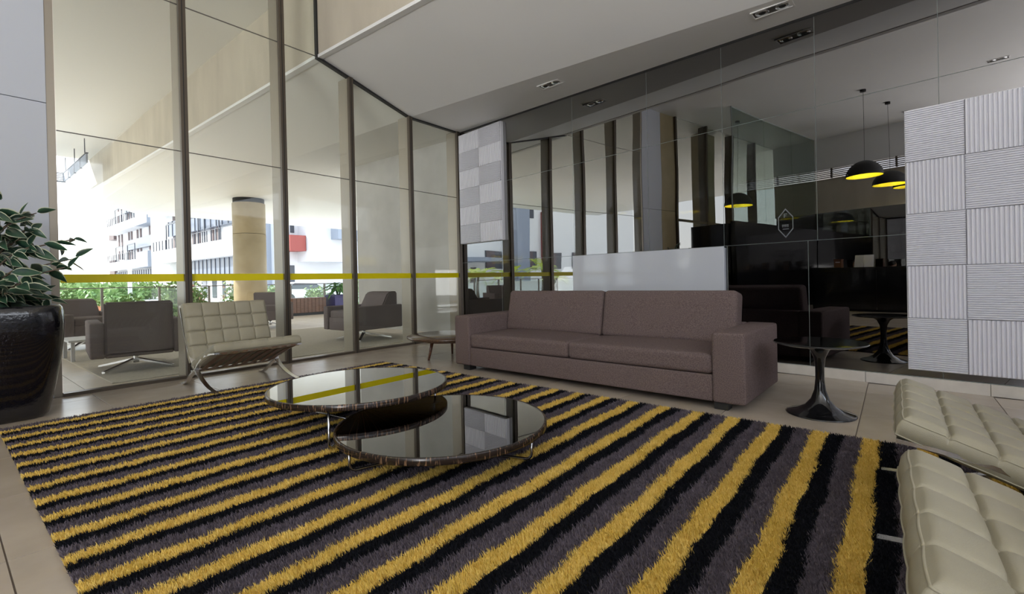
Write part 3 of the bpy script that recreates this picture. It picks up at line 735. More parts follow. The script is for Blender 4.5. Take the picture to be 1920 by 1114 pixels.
def leaf_mesh(nm, L, Wd, mats, margin=True, droop=.25):
    v = []; f = []; mi = []; st = 7
    for i in range(st):
        a = i/(st-1); wv = Wd/2*(sin(pi*a**.8)**.9 if 0 < a < 1 else 0.0)*(1-.25*a); x = a*L; z = -droop*L*a*a
        inn = wv*(.80 if margin else 1.0)
        v += [(x, -wv, z+abs(wv)*.35), (x, -inn, z+abs(inn)*.32), (x, 0, z), (x, inn, z+abs(inn)*.32), (x, wv, z+abs(wv)*.35)]
    for i in range(st-1):
        for k in range(4):
            f.append((i*5+k, i*5+5+k, i*5+6+k, i*5+1+k)); mi.append(1 if (k in (0, 3) and margin) else 0)
    me = bpy.data.meshes.new(nm); me.from_pydata(v, [], f)
    for m in mats: me.materials.append(m)
    me.polygons.foreach_set('material_index', mi); me.polygons.foreach_set('use_smooth', [True]*len(f)); me.update(); return me
lf = [leaf_mesh('leaf', .135, .074, [M_green, M_lcream]), leaf_mesh('leaf', .115, .064, [M_green, M_lcream], droop=.4), leaf_mesh('leaf', .15, .070, [M_green, M_lcream], droop=.1)]
rr = random.Random(11)
def place_leaf(parent, me, p, d, sc, nm='leaf', roll=0):
    d = Vector(d).normalized(); q = d.to_track_quat('X', 'Z')
    o = link(nm, me, parent); o.rotation_mode = 'QUATERNION'; o.rotation_quaternion = q @ __import__('mathutils').Quaternion((1, 0, 0), roll)
    o.location = p; o.scale = (sc,)*3; return o
trunk = [(-.02, .0, .80), (.0, .01, 1.0), (.02, -.01, 1.2), (.03, -.02, 1.38), (.05, -.03, 1.52)]
MB().tube(catmull(trunk, 4), .016, 8).build('trunk', M_bark, pf, True)
stems = []
dirs = [(.05, .52, 1.43), (.15, .28, 1.62), (.12, .08, 1.70), (.20, -.25, 1.62), (.30, .42, 1.18), (.10, .50, 1.26)]
while len(dirs) < 29:
    a_ = rr.uniform(-2.2, 2.2); zt = rr.choice((.92, .98, 1.05, 1.15, 1.25, 1.35, 1.42, 1.5, 1.6)); q_ = rr.uniform(.25, .46)*(1.0 if zt < 1.3 else .75)
    dirs.append((q_*cos(a_), q_*sin(a_)*1.0, zt))
for e in dirs:
    z0 = max(.84, min(1.5, e[2]-.28)); b = Vector((.01, 0, z0)); e = Vector(e); m_ = (b+e)/2 + Vector((0, 0, .05))
    pts = catmull([b, m_, e], 5); MB().tube(pts, [.006]*(len(pts)-1)+[.003], 5).build('branch', M_bark, pf, True)
    nl = 10
    for k in range(nl):
        s_ = .25+.75*k/(nl-1); p = pts[min(len(pts)-1, int(s_*(len(pts)-1)))]
        dr = (e-b).normalized(); az = rr.uniform(0, 2*pi)
        d = Vector((cos(az), sin(az), rr.uniform(-1.2, .15))) + dr*(.5 if k < nl-1 else 2.0)
        place_leaf(pf, lf[rr.randrange(3)], p + Vector((rr.gauss(0, .012), rr.gauss(0, .012), rr.gauss(0, .012))), d, rr.uniform(.8, 1.25), roll=rr.choice((-1, 1, 1))*rr.uniform(.5, 1.35))

# ------------------------------------------------------------------ pendant lamps behind the camera (seen in the mirror)
M_bulb = bpy.data.materials.new('lit_bulb'); M_bulb.use_nodes = True
M_bulb.node_tree.nodes['Principled BSDF'].inputs['Emission Color'].default_value = (1, .95, .82, 1); M_bulb.node_tree.nodes['Principled BSDF'].inputs['Emission Strength'].default_value = 8
def pendant(label, x, y, zr):
    t = thing('pendant_lamp', label, 'pendant lamp', (x, y, 0), 0, 'black dome pendants')
    R = .36; pr = [(R*cos(a), zr+R*1.0*sin(a)) for a in np.linspace(0, pi/2*.97, 12)]
    MB().lathe(pr, 40, cap=False).build('shade', M_blackm, t, True)
    MB().lathe([(r*.975, z-.004*(i > 0)) for i, (r, z) in enumerate([(R*cos(a)*.985, zr+.002+R*.97*sin(a)) for a in np.linspace(0, pi/2*.9, 10)])], 40, cap=False).build('lining', M_inner, t, True)
    MB().tube([(0, 0, zr+.25), (0, 0, 5.2)], .004, 6).build('cord', M_blackm, t)
    MB().lathe([(0, zr+.19)] + [(.045*cos(a), zr+.24+.05*sin(a)) for a in np.linspace(-1.3, 1.3, 7)] + [(0, zr+.29)], 16).build('bulb', M_bulb, t, True)
    pl = bpy.data.lights.new('lamp_glow', 'POINT'); po = bpy.data.objects.new('lamp_glow', pl); COL.objects.link(po); po.location = (x, y, zr+.15); pl.energy = 22; pl.color = (1.0, .95, .82); pl.shadow_soft_size = .03
    MB().lathe([(.06, 5.2), (.06, 5.25), (0, 5.25)], 24).build('canopy', M_blackm, t)
    return t
pendant('black dome pendant with yellow lining, leftmost of the trio in the mirror', -2.43, -2.80, 3.26)
pendant('black dome pendant with yellow lining, middle of the trio in the mirror', -2.32, -4.35, 3.20)
pendant('black dome pendant with yellow lining, partly behind the ribbed panel in the mirror', -2.20, -5.6, 3.25)
pendant('black dome pendant with yellow lining, cut by the glass partition in the mirror', -5.25, -2.55, 2.92)

# ------------------------------------------------------------------ reception desk with clerk (seen in the mirror)
rd = thing('reception_desk', 'black gloss reception desk reflected in the mirror', 'desk', (-2.0, -4.3, 0))
box('counter_top', (-2.0, -.35, 1.10), (2.4, .38, 1.15), M_black, rd, bevel=.004)
for k in range(3): box('front_panel', (-1.95+k*1.43, .30, .06), (-.53+k*1.43, .33, 1.10), M_black, rd, bevel=.003)
box('side_panel', (-1.97, -.33, 0), (-1.93, .33, 1.10), M_black, rd); box('side_panel', (2.33, -.33, 0), (2.37, .33, 1.10), M_black, rd)
box('plinth', (-1.9, .22, 0), (2.3, .28, .06), M_blackm, rd)
bs = thing('brochure_stand', 'acrylic stand holding printed sheets on the reception desk', 'stand', (-2.85, -4.2, 1.15))
box('plate', (-.19, -.06, 0), (.22, .1, .006), G_rail, bs)
for k, x in enumerate((-.10, .11)):
    o = box('sheet', (-.10, -.003, 0), (.10, .003, .30), M_paper, bs); o.location = (x, 0, .006); o.rotation_euler = (radians(14), 0, radians(-6 if k else 6))
cab = thing('dark_wall_unit', 'dark timber wall unit behind the reception desk, seen in the mirror', 'cabinet', (-4.4, -6.2, 0))
box('carcass', (-.25, -.3, 0), (3.6, .05, 1.05), M_dark, cab, bevel=.004); box('shelf', (-.25, -.3, 1.05), (3.6, .08, 1.09), M_dark, cab)
for k in range(4): box('door', (-.22+k*.95, .05, .08), (.71+k*.95, .068, 1.02), M_dark, cab, bevel=.003)
for x, lb in ((-3.95, 'wooden letter box on the dark wall unit, nearer the glass partition'), (-3.25, 'wooden letter box on the dark wall unit, nearer the clerk')):
    b = thing('letter_box', lb, 'box', (x, -6.05, 1.09), 0, 'wooden letter boxes')
    box('body', (-.09, -.09, 0), (.09, .09, .30), M_wood, b, bevel=.004); box('lid', (-.1, -.1, .30), (.1, .1, .32), M_wood, b); box('slot', (-.05, .09, .22), (.06, .093, .245), M_paper, b)
# seated clerk
def skin_figure(name, joints, edges, radii, m, parent):
    me = bpy.data.meshes.new(name); me.from_pydata(joints, edges, []); me.materials.append(m)
    o = link(name, me, parent); md = o.modifiers.new('skin', 'SKIN'); me.skin_vertices[0].data[0].use_root = True
    for i, r in enumerate(radii): me.skin_vertices[0].data[i].radius = r if isinstance(r, tuple) else (r, r)
    sb = o.modifiers.new('sub', 'SUBSURF'); sb.levels = 2; sb.render_levels = 2; return o
pn = thing('person', 'person with short dark hair in a dark shirt sitting behind the reception desk', 'person', (-3.25, -5.05, 0), radians(-25))
J = [(0, 0, .48), (0, .02, .66), (0, .03, .84), (0, .03, .98), (0, .05, 1.05), (0, .07, 1.12),
     (-.18, .03, .94), (-.25, .08, .72), (-.17, .28, .72), (.18, .03, .94), (.25, .08, .72), (.17, .28, .72),
     (-.09, .05, .46), (-.11, .42, .47), (-.11, .44, .08), (-.11, .55, .035), (.09, .05, .46), (.11, .42, .47), (.11, .44, .08), (.11, .55, .035)]
Ed = [(0, 1), (1, 2), (2, 3), (3, 4), (4, 5), (3, 6), (6, 7), (7, 8), (3, 9), (9, 10), (10, 11), (0, 12), (12, 13), (13, 14), (14, 15), (0, 16), (16, 17), (17, 18), (18, 19)]
Rd = [(.15, .11), (.14, .10), (.16, .11), (.13, .09), .052, .05, .062, .05, .038, .062, .05, .038, .085, .065, .045, .04, .085, .065, .045, .04]
skin_figure('body', J, Ed, Rd, M_shirt, pn)
v, f = rbox_data((.155, .19, .225), .075, 5, 3); hd = mesh('head', v, f, M_skin, pn, True, (0, .085, 1.235))
v, f = rbox_data((.172, .19, .16), .078, 5, 3); mesh('hair', v, f, M_hair, hd, True, (0, -.018, .048))
mesh('nose', [(-.012, .092, -.02), (.012, .092, -.02), (0, .112, -.022), (0, .092, .025)], [(0, 1, 2), (1, 3, 2), (3, 0, 2), (0, 3, 1)], M_skin, hd)
for x in (-.032, .032): MB().lathe([(.010, 0), (0, .003)], 8).build('eye', M_hair, hd, loc=(x, .0945, .012), rot=(-pi/2, 0, 0))
for s_ in (-1, 1):
    for k in range(4):
        x = s_*.17 + (k-1.5)*.02
        MB().tube([(x, .28, .72), (x, .34-.004*abs(k-1.4), .722), (x, .375-.006*abs(k-1.4), .712)], [.011, .009, .007], 6).build('finger', M_skin, pn, True)
    MB().tube([(s_*.14, .27, .72), (s_*.115, .31, .715), (s_*.115, .335, .71)], [.013, .011, .008], 6).build('thumb', M_skin, pn, True)
    rbox('palm', (.085, .10, .03), .014, M_skin, pn, (s_*.17, .27, .72))
st_ = thing('desk_stool', 'black stool under the clerk at the reception desk', 'stool', (-3.25, -5.05, 0))
MB().lathe([(.17, .31), (.18, .32), (.17, .34), (0, .34)], 32).build('seat', M_blackm, st_, True); MB().tube([(0, 0, .02), (0, 0, .35)], .03, 10).build('post', M_steel, st_, True); MB().lathe([(.2, 0), (.2, .015), (.04, .04), (0, .04)], 32).build('foot', M_steel, st_, True)
# ------------------------------------------------------------------ terrace
struct(box('ground', (-260, -200, -.6), (-18.7, 200, -.25), M_pav))
tfl = struct(box('terrace_floor', (-18.7, -16, -.3), (GX-.05, 30, -.005), M_grout))
T2 = .787; tm2 = tile_mesh('tile', T2, T2, M_terr)
for i in range(5):
    for j in range(-1, 9):
        link('tile', tm2, tfl, (-6.1-T2*(i+1), .158+j*T2, 0))
mb = MB()
for i in range(16):
    for j in range(-20, 38):
        if i < 5 and -1 <= j < 9: continue
        x = -6.1-T2*(i+1); y = .158+j*T2; mb.box((x+.003, y+.003, -.005), (x+T2-.003, y+T2-.003, 0))
tag(mb.build('tile', M_terr, tfl), kind='stuff')
tw = struct(thing('terrace_wall', None, None, (0, 0, 0)))
struct(box('wall_block', (-9.62, 6.22, 0), (-5.9, 6.55, 3.70), M_conc if False else mat('warm_grey_plaster', (0.50, 0.485, 0.46), 0.8, c2=(0.55, 0.535, 0.51), scale=3, bump=.1, bscale=120), tw))
sp = thing('wall_socket', 'white socket plate low on the terrace wall behind the armchair', 'socket', (-8.25, 6.22, .27))
box('plate', (-.05, -.012, -.07), (.05, 0, .07), M_white, sp, bevel=.003); box('rocker', (-.03, -.016, -.045), (.03, -.012, .045), M_wallp, sp)
# round column
tcx, tcy = -15.95, 6.42
cl = struct(thing('terrace_column', None, None, (tcx, tcy, 0)))
for a, b in ((0, 2.62), (2.63, 3.60)): MB().lathe([(.46, a), (.47, a+.006), (.47, b-.006), (.46, b)], 64).build('drum', M_coll, cl, True)
MB().lathe([(.445, 0), (.445, 3.76)], 48).build('core', M_blackm, cl, True)
# glass railing along the terrace edge
rl = thing('terrace_railing', 'glass balustrade with dark posts along the terrace edge', 'railing', (-18.45, 0, 0))
ys = [-12.4 + 1.42*k for k in range(0, 29)]
for y in ys: box('post', (-.035, y-.03, 0), (.035, y+.03, 1.0), M_steelr, rl)
for a, b in zip(ys[:-1], ys[1:]): box('glass_panel', (-.005, a+.05, .06), (.005, b-.05, .97), G_rail, rl)
box('handrail', (-.03, ys[0]-.03, 1.0), (.03, ys[-1]+.03, 1.03), M_steelr, rl)
# slatted frame hung beyond the slab corner
lf_ = thing('slatted_screen', 'small grey slatted frame under the far corner of the terrace roof', 'screen', (-21.0, 2.8, 4.50))
for k in range(5): box('slat', (-.02, -1.3, .015+k*.055), (.02, -.02, .04+k*.055), M_bldg, lf_)
for k in range(4): box('side_panel', (.03+k*.9, -.02, .02), (.87+k*.9, .02, .27), M_bldg, lf_); box('upright', (-.03+k*.9, -.03, 0), (.03+k*.9, .03, .29), M_win, lf_)
box('top_rail', (-.03, -1.3, .28), (.03, .03, .30), M_win, lf_); box('top_rail', (.03, -.03, .28), (3.6, .03, .30), M_win, lf_); box('bottom_rail', (-.03, -1.3, -.01), (.03, .03, .01), M_win, lf_)
for x in (.3, 1.8, 3.3): box('hanger', (x-.01, -.01, .29), (x+.01, .01, .75), M_win, lf_)
# outdoor rug
og = thing('outdoor_rug', 'flat grey-beige outdoor rug under the terrace armchairs', 'rug', (-8.3, 3.4, 0))
rbox('weave', (3.85, 4.45, .012), .005, M_ogrug, og, (0, 0, .0062), mid=1)
for s_ in (-1, 1): box('border', (-1.92, s_*2.2-.02, .0115), (1.92, s_*2.2+.02, .0135), M_ogrug, og)

# ------------------------------------------------------------------ swivel armchairs outside
def armchair(label, loc, rotz):
    t = thing('swivel_armchair', label, 'armchair', loc, rotz, 'terrace swivel armchairs')
    for s_ in (-1, 1): rbox('arm', (1.0, .13, .40), .02, M_outf, t, (.0, s_*.385, .395), mid=2)
    rbox('seat_base', (.96, .64, .22), .02, M_outf, t, (0, 0, .30), mid=2)
    rbox('seat_cushion', (.66, .63, .13), .03, M_outf, t, (.13, 0, .455), mid=5, puff=.015)
    # wedge-shaped leaning back
    pr = [(-.50, .22), (-.50, .82), (-.40, .83), (-.29, .80), (-.10, .46), (-.10, .22)]; v = []; n = len(pr)
    for y in (-.32, .32): v += [(a, y, b) for a, b in pr]
    f = [tuple(range(n-1, -1, -1)), tuple(range(n, 2*n))] + [(i, (i+1) % n, n+(i+1) % n, n+i) for i in range(n)]
    o = mesh('backrest', v, f, M_outf, t); bm = bmesh.new(); bm.from_mesh(o.data); bmesh.ops.bevel(bm, geom=bm.edges[:], offset=.02, segments=2, affect='EDGES'); bm.to_mesh(o.data); bm.free()
    MB().tube([(0, 0, .06), (0, 0, .2)], .03, 12).build('swivel_post', M_chrome, t, True)
    for k in range(4):
        a = pi/4 + k*pi/2; c, s_ = cos(a), sin(a); w0, w1 = .028, .018
        P = [(.02, .095, w0), (.47, .004, w1)]; v = []
        for (r, z, w_) in P:
            for sd in (-1, 1): v += [(r*c - sd*w_*s_, r*s_ + sd*w_*c, z), (r*c - sd*w_*s_, r*s_ + sd*w_*c, z+.022)]
        mesh('star_leg', v, [(0,2,3,1),(4,5,7,6),(0,4,6,2),(1,3,7,5),(0,1,5,4),(2,6,7,3)], M_chrome, t)
    return t
armchair('grey swivel armchair outside the first window, seen from behind', (-7.38, 1.60, .014), pi-.12)
armchair('grey swivel armchair outside, in profile in front of the terrace wall', (-7.32, 4.82, .014), -pi/2+.05)
armchair('grey swivel armchair outside, farther off in front of the round column', (-11.5, 5.05, .002), -.35)
armchair('grey swivel armchair outside, far left behind the ficus pot', (-10.75, 1.62, .002), .25)
ws = thing('folding_stool', 'small wooden stool with crossed legs on the terrace beside the far-left armchair', 'stool', (-9.75, .72, 0))
box('seat', (-.22, -.22, .42), (.22, .22, .46), M_wood, ws, bevel=.006)
for s_ in (-1, 1):
    for q in (-1, 1): MB().tube([(s_*.18, -.19*q, .015), (s_*.18, .19*q, .43)], .016, 8).build('leg', M_wood, ws)
lt = thing('white_low_table', 'white low table on the terrace behind the nearest armchair', 'table', (-9.0, 1.5, .0145))
box('tabletop', (-.35, -.35, .26), (.35, .35, .29), M_bld, lt, bevel=.005)
for a in (-.3, .3):
    for b in (-.3, .3): box('leg', (a-.02, b-.02, 0), (a+.02, b+.02, .26), M_bld, lt)

# ------------------------------------------------------------------ planter with broad-leaved plant
bx = thing('timber_planter_bench', 'slatted timber box on the terrace beside the indigo planter', 'planter', (-15.0, 7.75, 0))
for k in range(9): box('board', (-.3, -.6+k*.125+.004, .09), (.3, -.6+(k+1)*.125-.004, .56), M_wood, bx, bevel=.004)
box('plinth', (-.25, -.55, 0), (.25, .5, .09), M_blackm, bx)
ip = thing('indigo_cube_planter', 'indigo cube planter with a broad-leaved green plant on the terrace', 'potted plant', (-14.75, 8.75, 0))
MB().box((-.3, -.3, .02), (.3, .3, .56)).build('cube', M_indigo, ip); box('lip', (-.32, -.32, .54), (.32, .32, .62), M_indigo, ip, bevel=.006); box('soil', (-.28, -.28, .62), (.28, .28, .625), M_soil, ip)
bl_ = [leaf_mesh('leaf', .42, .22, [M_grn, M_grn], False, .5), leaf_mesh('leaf', .34, .19, [M_grn, M_grn], False, .7)]
for k in range(34):
    a = rr.uniform(0, 2*pi); e = rr.uniform(.15, 1.3); h = .66+.35*rr.random()
    b = Vector((.05*cos(a), .05*sin(a), .62)); p = Vector((.13*cos(a)*rr.uniform(.3, 1.4), .13*sin(a)*rr.uniform(.3, 1.4), h+.05))
    MB().tube([b, (b+p)/2+Vector((0, 0, .03)), p], .008, 5).build('stalk', M_grn, ip, True)
    place_leaf(ip, bl_[k % 2], p, (cos(a), sin(a), e-.5), rr.uniform(.75, 1.05))

# ------------------------------------------------------------------ shrubs, palms, flowers
def leaf_cloud(name, n, center, rad, size, m, parent, flat=1.0, rs=None):
    R = np.random.default_rng(rs if rs is not None else int(abs(center[0]*97+center[1]*31)) % 9999)
    d = R.normal(size=(n, 3)); d /= np.linalg.norm(d, axis=1)[:, None]; r = R.random(n)**.45
    lump = 1+.25*np.sin(d[:, 0]*5+center[1])*np.sin(d[:, 1]*4+center[0])
    p = d*(r*lump)[:, None]*np.array(rad); p[:, 2] = np.maximum(p[:, 2], -rad[2]*.9)
    a = R.normal(size=(n, 3)); a /= np.linalg.norm(a, axis=1)[:, None]; b = np.cross(a, R.normal(size=(n, 3))); b /= np.linalg.norm(b, axis=1)[:, None]
    s_ = size*R.uniform(.6, 1.3, n)[:, None]
    V = np.stack([p-a*s_, p+b*s_*.4, p+a*s_, p-b*s_*.4], 1)
    me = bpy.data.meshes.new(name); me.from_pydata(V.reshape(-1, 3).tolist(), [], np.arange(n*4).reshape(-1, 4).tolist()); me.materials.append(m); me.update()
    return tag(link(name, me, parent, center), kind='stuff')
def bush(label, x, y, rad, n, size, flower=0, nm='shrub', z=-.25, m=None):
    t = thing(nm, label, 'shrub', (x, y, z), 0, 'shrubs beyond the terrace railing')
    leaf_cloud('foliage', n, (0, 0, rad[2]*.9), rad, size, m or M_bush, t)
    if flower: leaf_cloud('blossom', flower, (0, 0, rad[2]*1.0), (rad[0]*1.03, rad[1]*1.03, rad[2]), size*.7, M_flow, t, rs=5)
    for k in range(4):
        a = k*1.57+.3; MB().tube([(0, 0, 0), (rad[0]*.25*cos(a), rad[1]*.25*sin(a), rad[2]*.7), (rad[0]*.5*cos(a), rad[1]*.5*sin(a), rad[2]*1.3)], [.04, .025, .012], 5).build('stem', M_bark, t)
    return t
bs_ = [(-21.5, 2.4, (.8, .8, .75), 0, 'green shrub beyond the railing at the far left, beside the ficus'), (-21.2, 4.35, (.55, .55, .55), 0, 'small shrub in front of the railing\'s left post'),
       (-20.8, 5.6, (.35, .35, .8), 0, 'slender upright shrub between the first two railing posts'), (-21.9, 6.6, (.6, .6, .75), 120, 'flowering shrub behind the first chair\'s left edge'),
       (-20.6, 7.95, (.75, .75, .8), 220, 'pink flowering shrub behind the left leather chair'), (-21.6, 9.6, (.8, .75, .7), 60, 'pale flowering shrub left of the round column'),
       (-21.5, 11.6, (.6, .6, .6), 0, 'low shrub right of the round column'), (-20.4, 13.6, (.6, .7, .9), 0, 'loose green shrub behind the indigo planter')]
for x, y, r, fl_, lb in bs_: bush(lb, x, y, r, 900, .10, fl_)
for x, y, r, lb in [(-42, 7.4, (4, 2.0, .85), 'wide pale green tree clump at the skyline above the yellow band, left'), (-64, 13.8, (4, 3, .95), 'rounded tree clump at the skyline beside the far apartment block'), (-75, 9.5, (6, 4, 1.4), 'hazy distant tree clump at the far left skyline')]:
    bush(lb, x, y, r, 2200, .28, 0, 'tree_clump')
for x, y, lb in [(-27, 4.6, 'terracotta bowl planter beyond the railing, leftmost'), (-28, 6.0, 'terracotta bowl planter beyond the railing, middle'), (-30, 8.0, 'terracotta bowl planter beyond the railing, rightmost')]:
    t = thing('bowl_planter', lb, 'planter', (x, y, -.25), 0, 'terracotta bowl planters'); MB().lathe([(.25, 0), (.62, .38), (.66, .5), (.6, .5), (0, .42)], 28).build('bowl', M_tera, t, True); leaf_cloud('foliage', 160, (0, 0, .6), (.5, .5, .3), .1, M_bush, t)
def palm(label, x, y, h, n, L, tilt_=0):
    t = thing('palm', label, 'palm', (x, y, -.25), tilt_, 'palms beyond the railing, seen in the mirror')
    MB().tube([(0, 0, 0), (.05, .02, h*.5), (.0, .0, h)], [.10, .08, .07], 10).build('trunk', M_bark, t, True)
    v = []; f = []
    for k in range(9):
        a = k/8; x_ = L*(a-.12*a*a); z = L*(.42*a-.75*a*a); wd = .40*L*sin(pi*min(.98, a*.85+.15))**.8*.55
        for s_ in (-1, 1):
            for q in (0, .5):
                aa = a+q/9; x1 = L*(aa-.12*aa*aa); z1 = L*(.42*aa-.75*aa*aa); b = len(v)
                v += [(x1-.02, 0, z1), (x1+.03, 0, z1), (x1+.16*L+.02, s_*wd, z1-.18*wd), (x1+.14*L, s_*wd*.95, z1-.2*wd)]; f.append((b, b+1, b+2, b+3))
    v0 = len(v)
    for k in range(10):
        a = k/9*.98; v += [(L*(a-.12*a*a), -.012, L*(.42*a-.75*a*a)), (L*(a-.12*a*a), .012, L*(.42*a-.75*a*a))]
    for k in range(9): f.append((v0+2*k, v0+2*k+2, v0+2*k+3, v0+2*k+1))
    me = bpy.data.meshes.new('frond'); me.from_pydata(v, [], f); me.materials.append(M_palm); me.update()
    for k in range(n):
        o = link('frond', me, t, (0, 0, h), (0, radians(rr.uniform(-38, 14)), k*2*pi/n*1.0+rr.uniform(-.2, .2))); o.scale = (rr.uniform(.85, 1.1),)*3
    return t
for x, y, h, L, lb in [(-22.5, -5.4, 1.5, 1.7, 'yellow-green palm seen in the mirror, left one above the sofa'), (-23.4, -8.4, 1.5, 1.7, 'yellow-green palm seen in the mirror, second from the left'),
                       (-24.5, -12.4, 2.0, 2.0, 'taller yellow-green palm in the mirror beside the white panel'), (-20.2, -9.6, 1.2, 1.3, 'short palm in the mirror close to the white panel')]:
    palm(lb, x, y, h, 12, L, rr.uniform(0, 6))

# ------------------------------------------------------------------ lamp post and car outside
lp = thing('garden_lamp_post', 'white lamp post with cup-shaped head beyond the railing', 'lamp post', (-30, 6.33, -.25))
MB().tube([(0, 0, 0), (0, 0, 2.3)], [.10, .08], 12).build('post', M_bld, lp, True)
MB().lathe([(.09, 2.1), (.10, 2.25), (.38, 2.62), (.40, 2.66), (0, 2.66)], 28).build('cup_head', M_bld, lp, True)
car = thing('car', 'white car parked beyond the railing, left of the indigo planter', 'car', (-31.5, 16.3, -.25), pi/2-.2)
def car_body(prof, hw_, name, m, par, taper=1.0):
    n = len(prof); v = [(x, s_*hw_*(taper if z > .9 else 1), z) for s_ in (-1, 1) for x, z in prof]
    f = [tuple(range(n-1, -1, -1)), tuple(range(n, 2*n))] + [(i, (i+1) % n, n+(i+1) % n, n+i) for i in range(n)]
    o = mesh(name, v, f, m, par); bm = bmesh.new(); bm.from_mesh(o.data); bmesh.ops.bevel(bm, geom=bm.edges[:], offset=.05, segments=2, affect='EDGES'); bm.to_mesh(o.data); bm.free(); return o
car_body([(-2.1, .28), (2.1, .28), (2.15, .55), (2.05, .75), (1.15, .90), (-1.7, .95), (-2.12, .85)], .86, 'body', M_carp, car)
car_body([(1.15, .88), (.45, 1.38), (-1.0, 1.42), (-1.75, .93)], .80, 'cabin', M_carp, car, .86)
for s_ in (-1, 1):
    mesh('side_window', [(.95, s_*.80, .93), (.42, s_*.715, 1.30), (-.95, s_*.715, 1.34), (-1.45, s_*.80, .96)], [(0, 1, 2, 3)], M_win, car)
    for x in (-1.3, 1.35): MB().lathe([(.31, -.1), (.33, -.07), (.33, .07), (.31, .1), (.2, .1), (0, .09)], 24).build('wheel', M_tyre, car, True, (x, s_*.80, .33), (pi/2, 0, 0))
mesh('windscreen', [(1.2, -.62, .92), (1.2, .62, .92), (.5, .58, 1.36), (.5, -.58, 1.36)], [(0, 1, 2, 3)], M_win, car)
for y in (-.6, .6): box('headlight', (2.06, y-.16, .58), (2.15, y+.16, .70), M_paper, car)

# ------------------------------------------------------------------ apartment buildings far off
def part(b, nm, a, c, m, bevel=0): return box(nm, a, c, m, b, bevel)
def rail_x(b, x0, x1, y, z, h, n):
    mb = MB(); mb.box((x0, y-.03, z+h-.05), (x1, y+.03, z+h)); mb.box((x0, y-.02, z), (x1, y+.02, z+.05))
    for k in range(n+1):
        x = x0+(x1-x0)*k/n; mb.box((x-.05, y-.04, z), (x+.05, y+.04, z+h))
    return mb.build('balcony_rail', M_win, b)
bA = thing('apartment_block', 'white apartment block with stacked balconies, farther left beyond the terrace', 'building', (0, 0, 0))
yf = 20.3
part(bA, 'wall', (-104, yf, -.3), (-80.2, yf+14, 17), M_bld); part(bA, 'end_wall', (-80.2, yf+.4, -.3), (-79.2, yf+13, 16.5), M_bldg)  # end wall's shade is put into its grey colour
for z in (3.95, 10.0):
    part(bA, 'balcony', (-103.5, yf-1.5, z), (-85.9, yf, z+1.25), M_bld); part(bA, 'balcony_end', (-85.9, yf-1.45, z), (-79.8, yf, z+2.2), M_bldg)  # grey balcony ends: shade on white render, put into the colour
    rail_x(bA, -103, -86.5, yf-1.4, z+1.25, 1.25, 14); part(bA, 'bay_box', (-107.5, yf-.4, z-.6), (-104, yf+3, z+1.9), M_shut); part(bA, 'bay_window', (-106.9, yf-.46, z+.3), (-105.2, yf-.4, z+1.4), M_win)
for z in (7.0, 13.0): part(bA, 'glass_band', (-97, yf-.5, z), (-81.2, yf, z+1.5), M_bandg)
for z in (5.0, 8.0, 11.0, 14.0):
    for x in (-102.6, -100.6, -96.2, -94.6, -91.2, -89.4, -84.6, -82.8): part(bA, 'shutter', (x, yf-.1, z), (x+.75, yf, z+2.3), M_shut)
for z in (5.2, 11.25):
    for x in (-98, -91):
        mb = MB(); mb.box((x, yf-1.35, z+2.3), (x+4.2, yf-1.25, z+2.45)); mb.box((x, yf-1.35, z), (x+.12, yf-1.25, z+2.3)); mb.box((x+4.1, yf-1.35, z), (x+4.22, yf-1.25, z+2.3)); mb.build('pergola_frame', M_win, bA)
part(bA, 'ground_band', (-103.5, yf-.3, 1.9), (-80.4, yf, 3.7), M_bandg)
for k in range(20): part(bA, 'band_fin', (-103.4+k*1.18, yf-.36, 1.9), (-103.28+k*1.18, yf-.3, 3.7), M_win)
for k in range(4): part(bA, 'door_opening', (-101+k*5.2, yf-.05, -.2), (-98.8+k*5.2, yf, 1.8), M_win)
bB = thing('apartment_block', 'white apartment block with long balcony, nearer, left of the round column', 'building', (0, 0, 0))
yf = 18.6
part(bB, 'wall', (-77.0, yf, -.3), (-57, yf+14, 16), M_bld); part(bB, 'wall', (-57, yf, -.3), (-43.5, yf+.6, 16), M_bld); part(bB, 'end_wall', (-43.5, yf+.05, -.3), (-43.2, yf+.6, 15.5), M_bldg)  # end wall in the same grey, its shade painted in
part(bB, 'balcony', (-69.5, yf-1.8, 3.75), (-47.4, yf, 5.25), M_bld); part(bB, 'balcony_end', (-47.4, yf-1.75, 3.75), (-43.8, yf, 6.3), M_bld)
rail_x(bB, -69, -48.2, yf-1.7, 5.25, 1.15, 18)
part(bB, 'balcony', (-70.5, yf-1.8, 9.6), (-58, yf, 11.2), M_bld); part(bB, 'glass_band', (-67.5, yf-.6, 7.0), (-43.6, yf, 8.75), M_bandg)
for k in range(16): part(bB, 'band_fin', (-67.4+k*1.5, yf-.66, 7.0), (-67.3+k*1.5, yf-.6, 8.75), M_win)
for z in (5.4, 8.0, 11.4):
    for x in (-67.6, -66.0, -61.0, -59.5, -55.6, -53.9, -48.9, -46.6): part(bB, 'shutter', (x, yf-.1, z), (x+.9, yf, z+2.6), M_shut)
for x in (-64.5, -58, -52.6):
    mb = MB(); mb.box((x, yf-1.65, 8.0), (x+3.8, yf-1.55, 8.15)); mb.box((x, yf-1.65, 5.25), (x+.12, yf-1.55, 8)); mb.box((x+3.7, yf-1.65, 5.25), (x+3.82, yf-1.55, 8)); mb.build('pergola_frame', M_win, bB)
part(bB, 'ground_band', (-64, yf-.8, 2.0), (-43.6, yf-.1, 3.75), M_bandg)
for k in range(18): part(bB, 'band_fin', (-63.8+k*1.15, yf-.86, 2.0), (-63.72+k*1.15, yf-.8, 3.75), M_win)
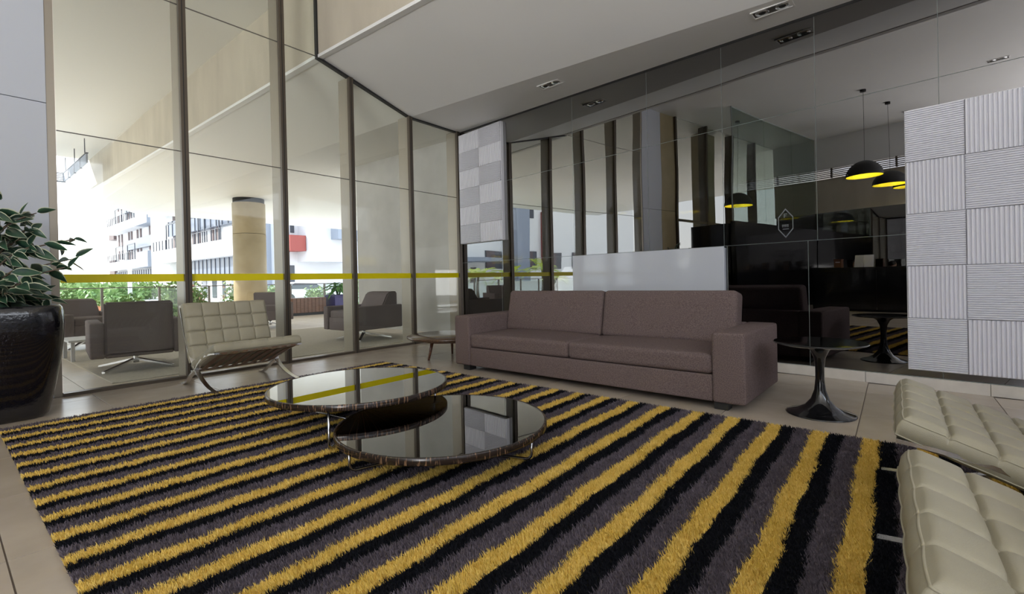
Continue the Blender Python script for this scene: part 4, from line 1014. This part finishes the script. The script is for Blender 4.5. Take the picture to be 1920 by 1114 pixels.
for x in (-62, -55.5, -52.8, -47): part(bB, 'door_opening', (x, yf-.06, -.2), (x+1.1, yf, 2.0), M_win)
for x in (-58.5, -50.6): part(bB, 'pier', (x, yf-.5, -.25), (x+1.3, yf-.05, 2.0), M_bld)
bC = thing('apartment_block', 'white building with terracotta balcony, right of the round column', 'building', (0, 0, 0))
part(bC, 'wall', (-42.9, 19.25, -.3), (-41.5, 34, 11), M_bld); part(bC, 'main_volume', (-41.5, 20.75, 3.0), (-39.6, 25.0, 12), M_bld)
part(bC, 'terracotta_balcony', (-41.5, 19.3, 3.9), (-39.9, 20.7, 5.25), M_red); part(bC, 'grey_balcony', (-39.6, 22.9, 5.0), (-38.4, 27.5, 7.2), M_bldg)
part(bC, 'balcony_rail', (-38.7, 23.5, 7.2), (-38.6, 27.3, 7.9), M_win)
for (y, z, dy, dz) in ((19.5, 5.6, .35, 1.6), (20.1, 5.6, .35, 1.6), (19.5, 7.9, 1.1, .9), (19.6, -.2, .8, 2.9), (25.4, 9, 1.3, 1.6), (28, 4.2, 1.4, 1.8)):
    part(bC, 'window', (-41.5, y, z), (-41.44, y+dy, z+dz), M_win)
part(bC, 'roof_slab', (-42.9, 19.2, 11), (-39.4, 34, 11.4), M_bldg)
bD = thing('apartment_block', 'white apartment block behind the palms, seen only in the mirror', 'building', (0, 0, 0))
part(bD, 'wall', (-44, -34, -.3), (-33, -7.5, 9.5), mat('bright_white_render', (.86, .84, .81), .7)); part(bD, 'roof_slab', (-44, -34.5, 9.5), (-32.4, -7.2, 10), M_bldg)
part(bD, 'stair_tower', (-33, -17.2, -.3), (-31.6, -15.6, 8.6), M_bldg); part(bD, 'terracotta_edge', (-33.4, -20.6, 2.4), (-32.6, -19.9, 7.5), M_red); part(bD, 'porch', (-33, -13.4, 2.6), (-30.8, -9.2, 2.9), M_bldg)
for (y, z, dy, dz) in ((-9.9, 1.7, 1.5, 1.5), (-14.9, 2.0, 1.7, 1.6), (-19.3, 2.0, 1.2, 1.7), (-14.2, 5.6, .9, 1.5), (-14.2, 7.4, .9, 1.3), (-18.9, 6.8, 1.6, .9), (-22.5, 2.0, 1.6, 1.6), (-12.2, -.2, .6, 2.4), (-25.5, 2.0, 1.6, 1.6)):
    fr = part(bD, 'window', (-32.98, y, z), (-32.92, y+dy, z+dz), M_win); box('shutter', (-32.93, y+dy*.45, z+.03), (-32.89, y+dy*.95, z+dz-.03), M_shut, fr)
gw = thing('garden_wall', 'low pale garden wall behind the palms, seen in the mirror', 'wall', (-28.5, -12, -.25)); box('coping', (-.2, -9, 1.0), (.2, 4, 1.1), M_stone, gw); box('render', (-.15, -9, 0), (.15, 4, 1.0), M_pav, gw)
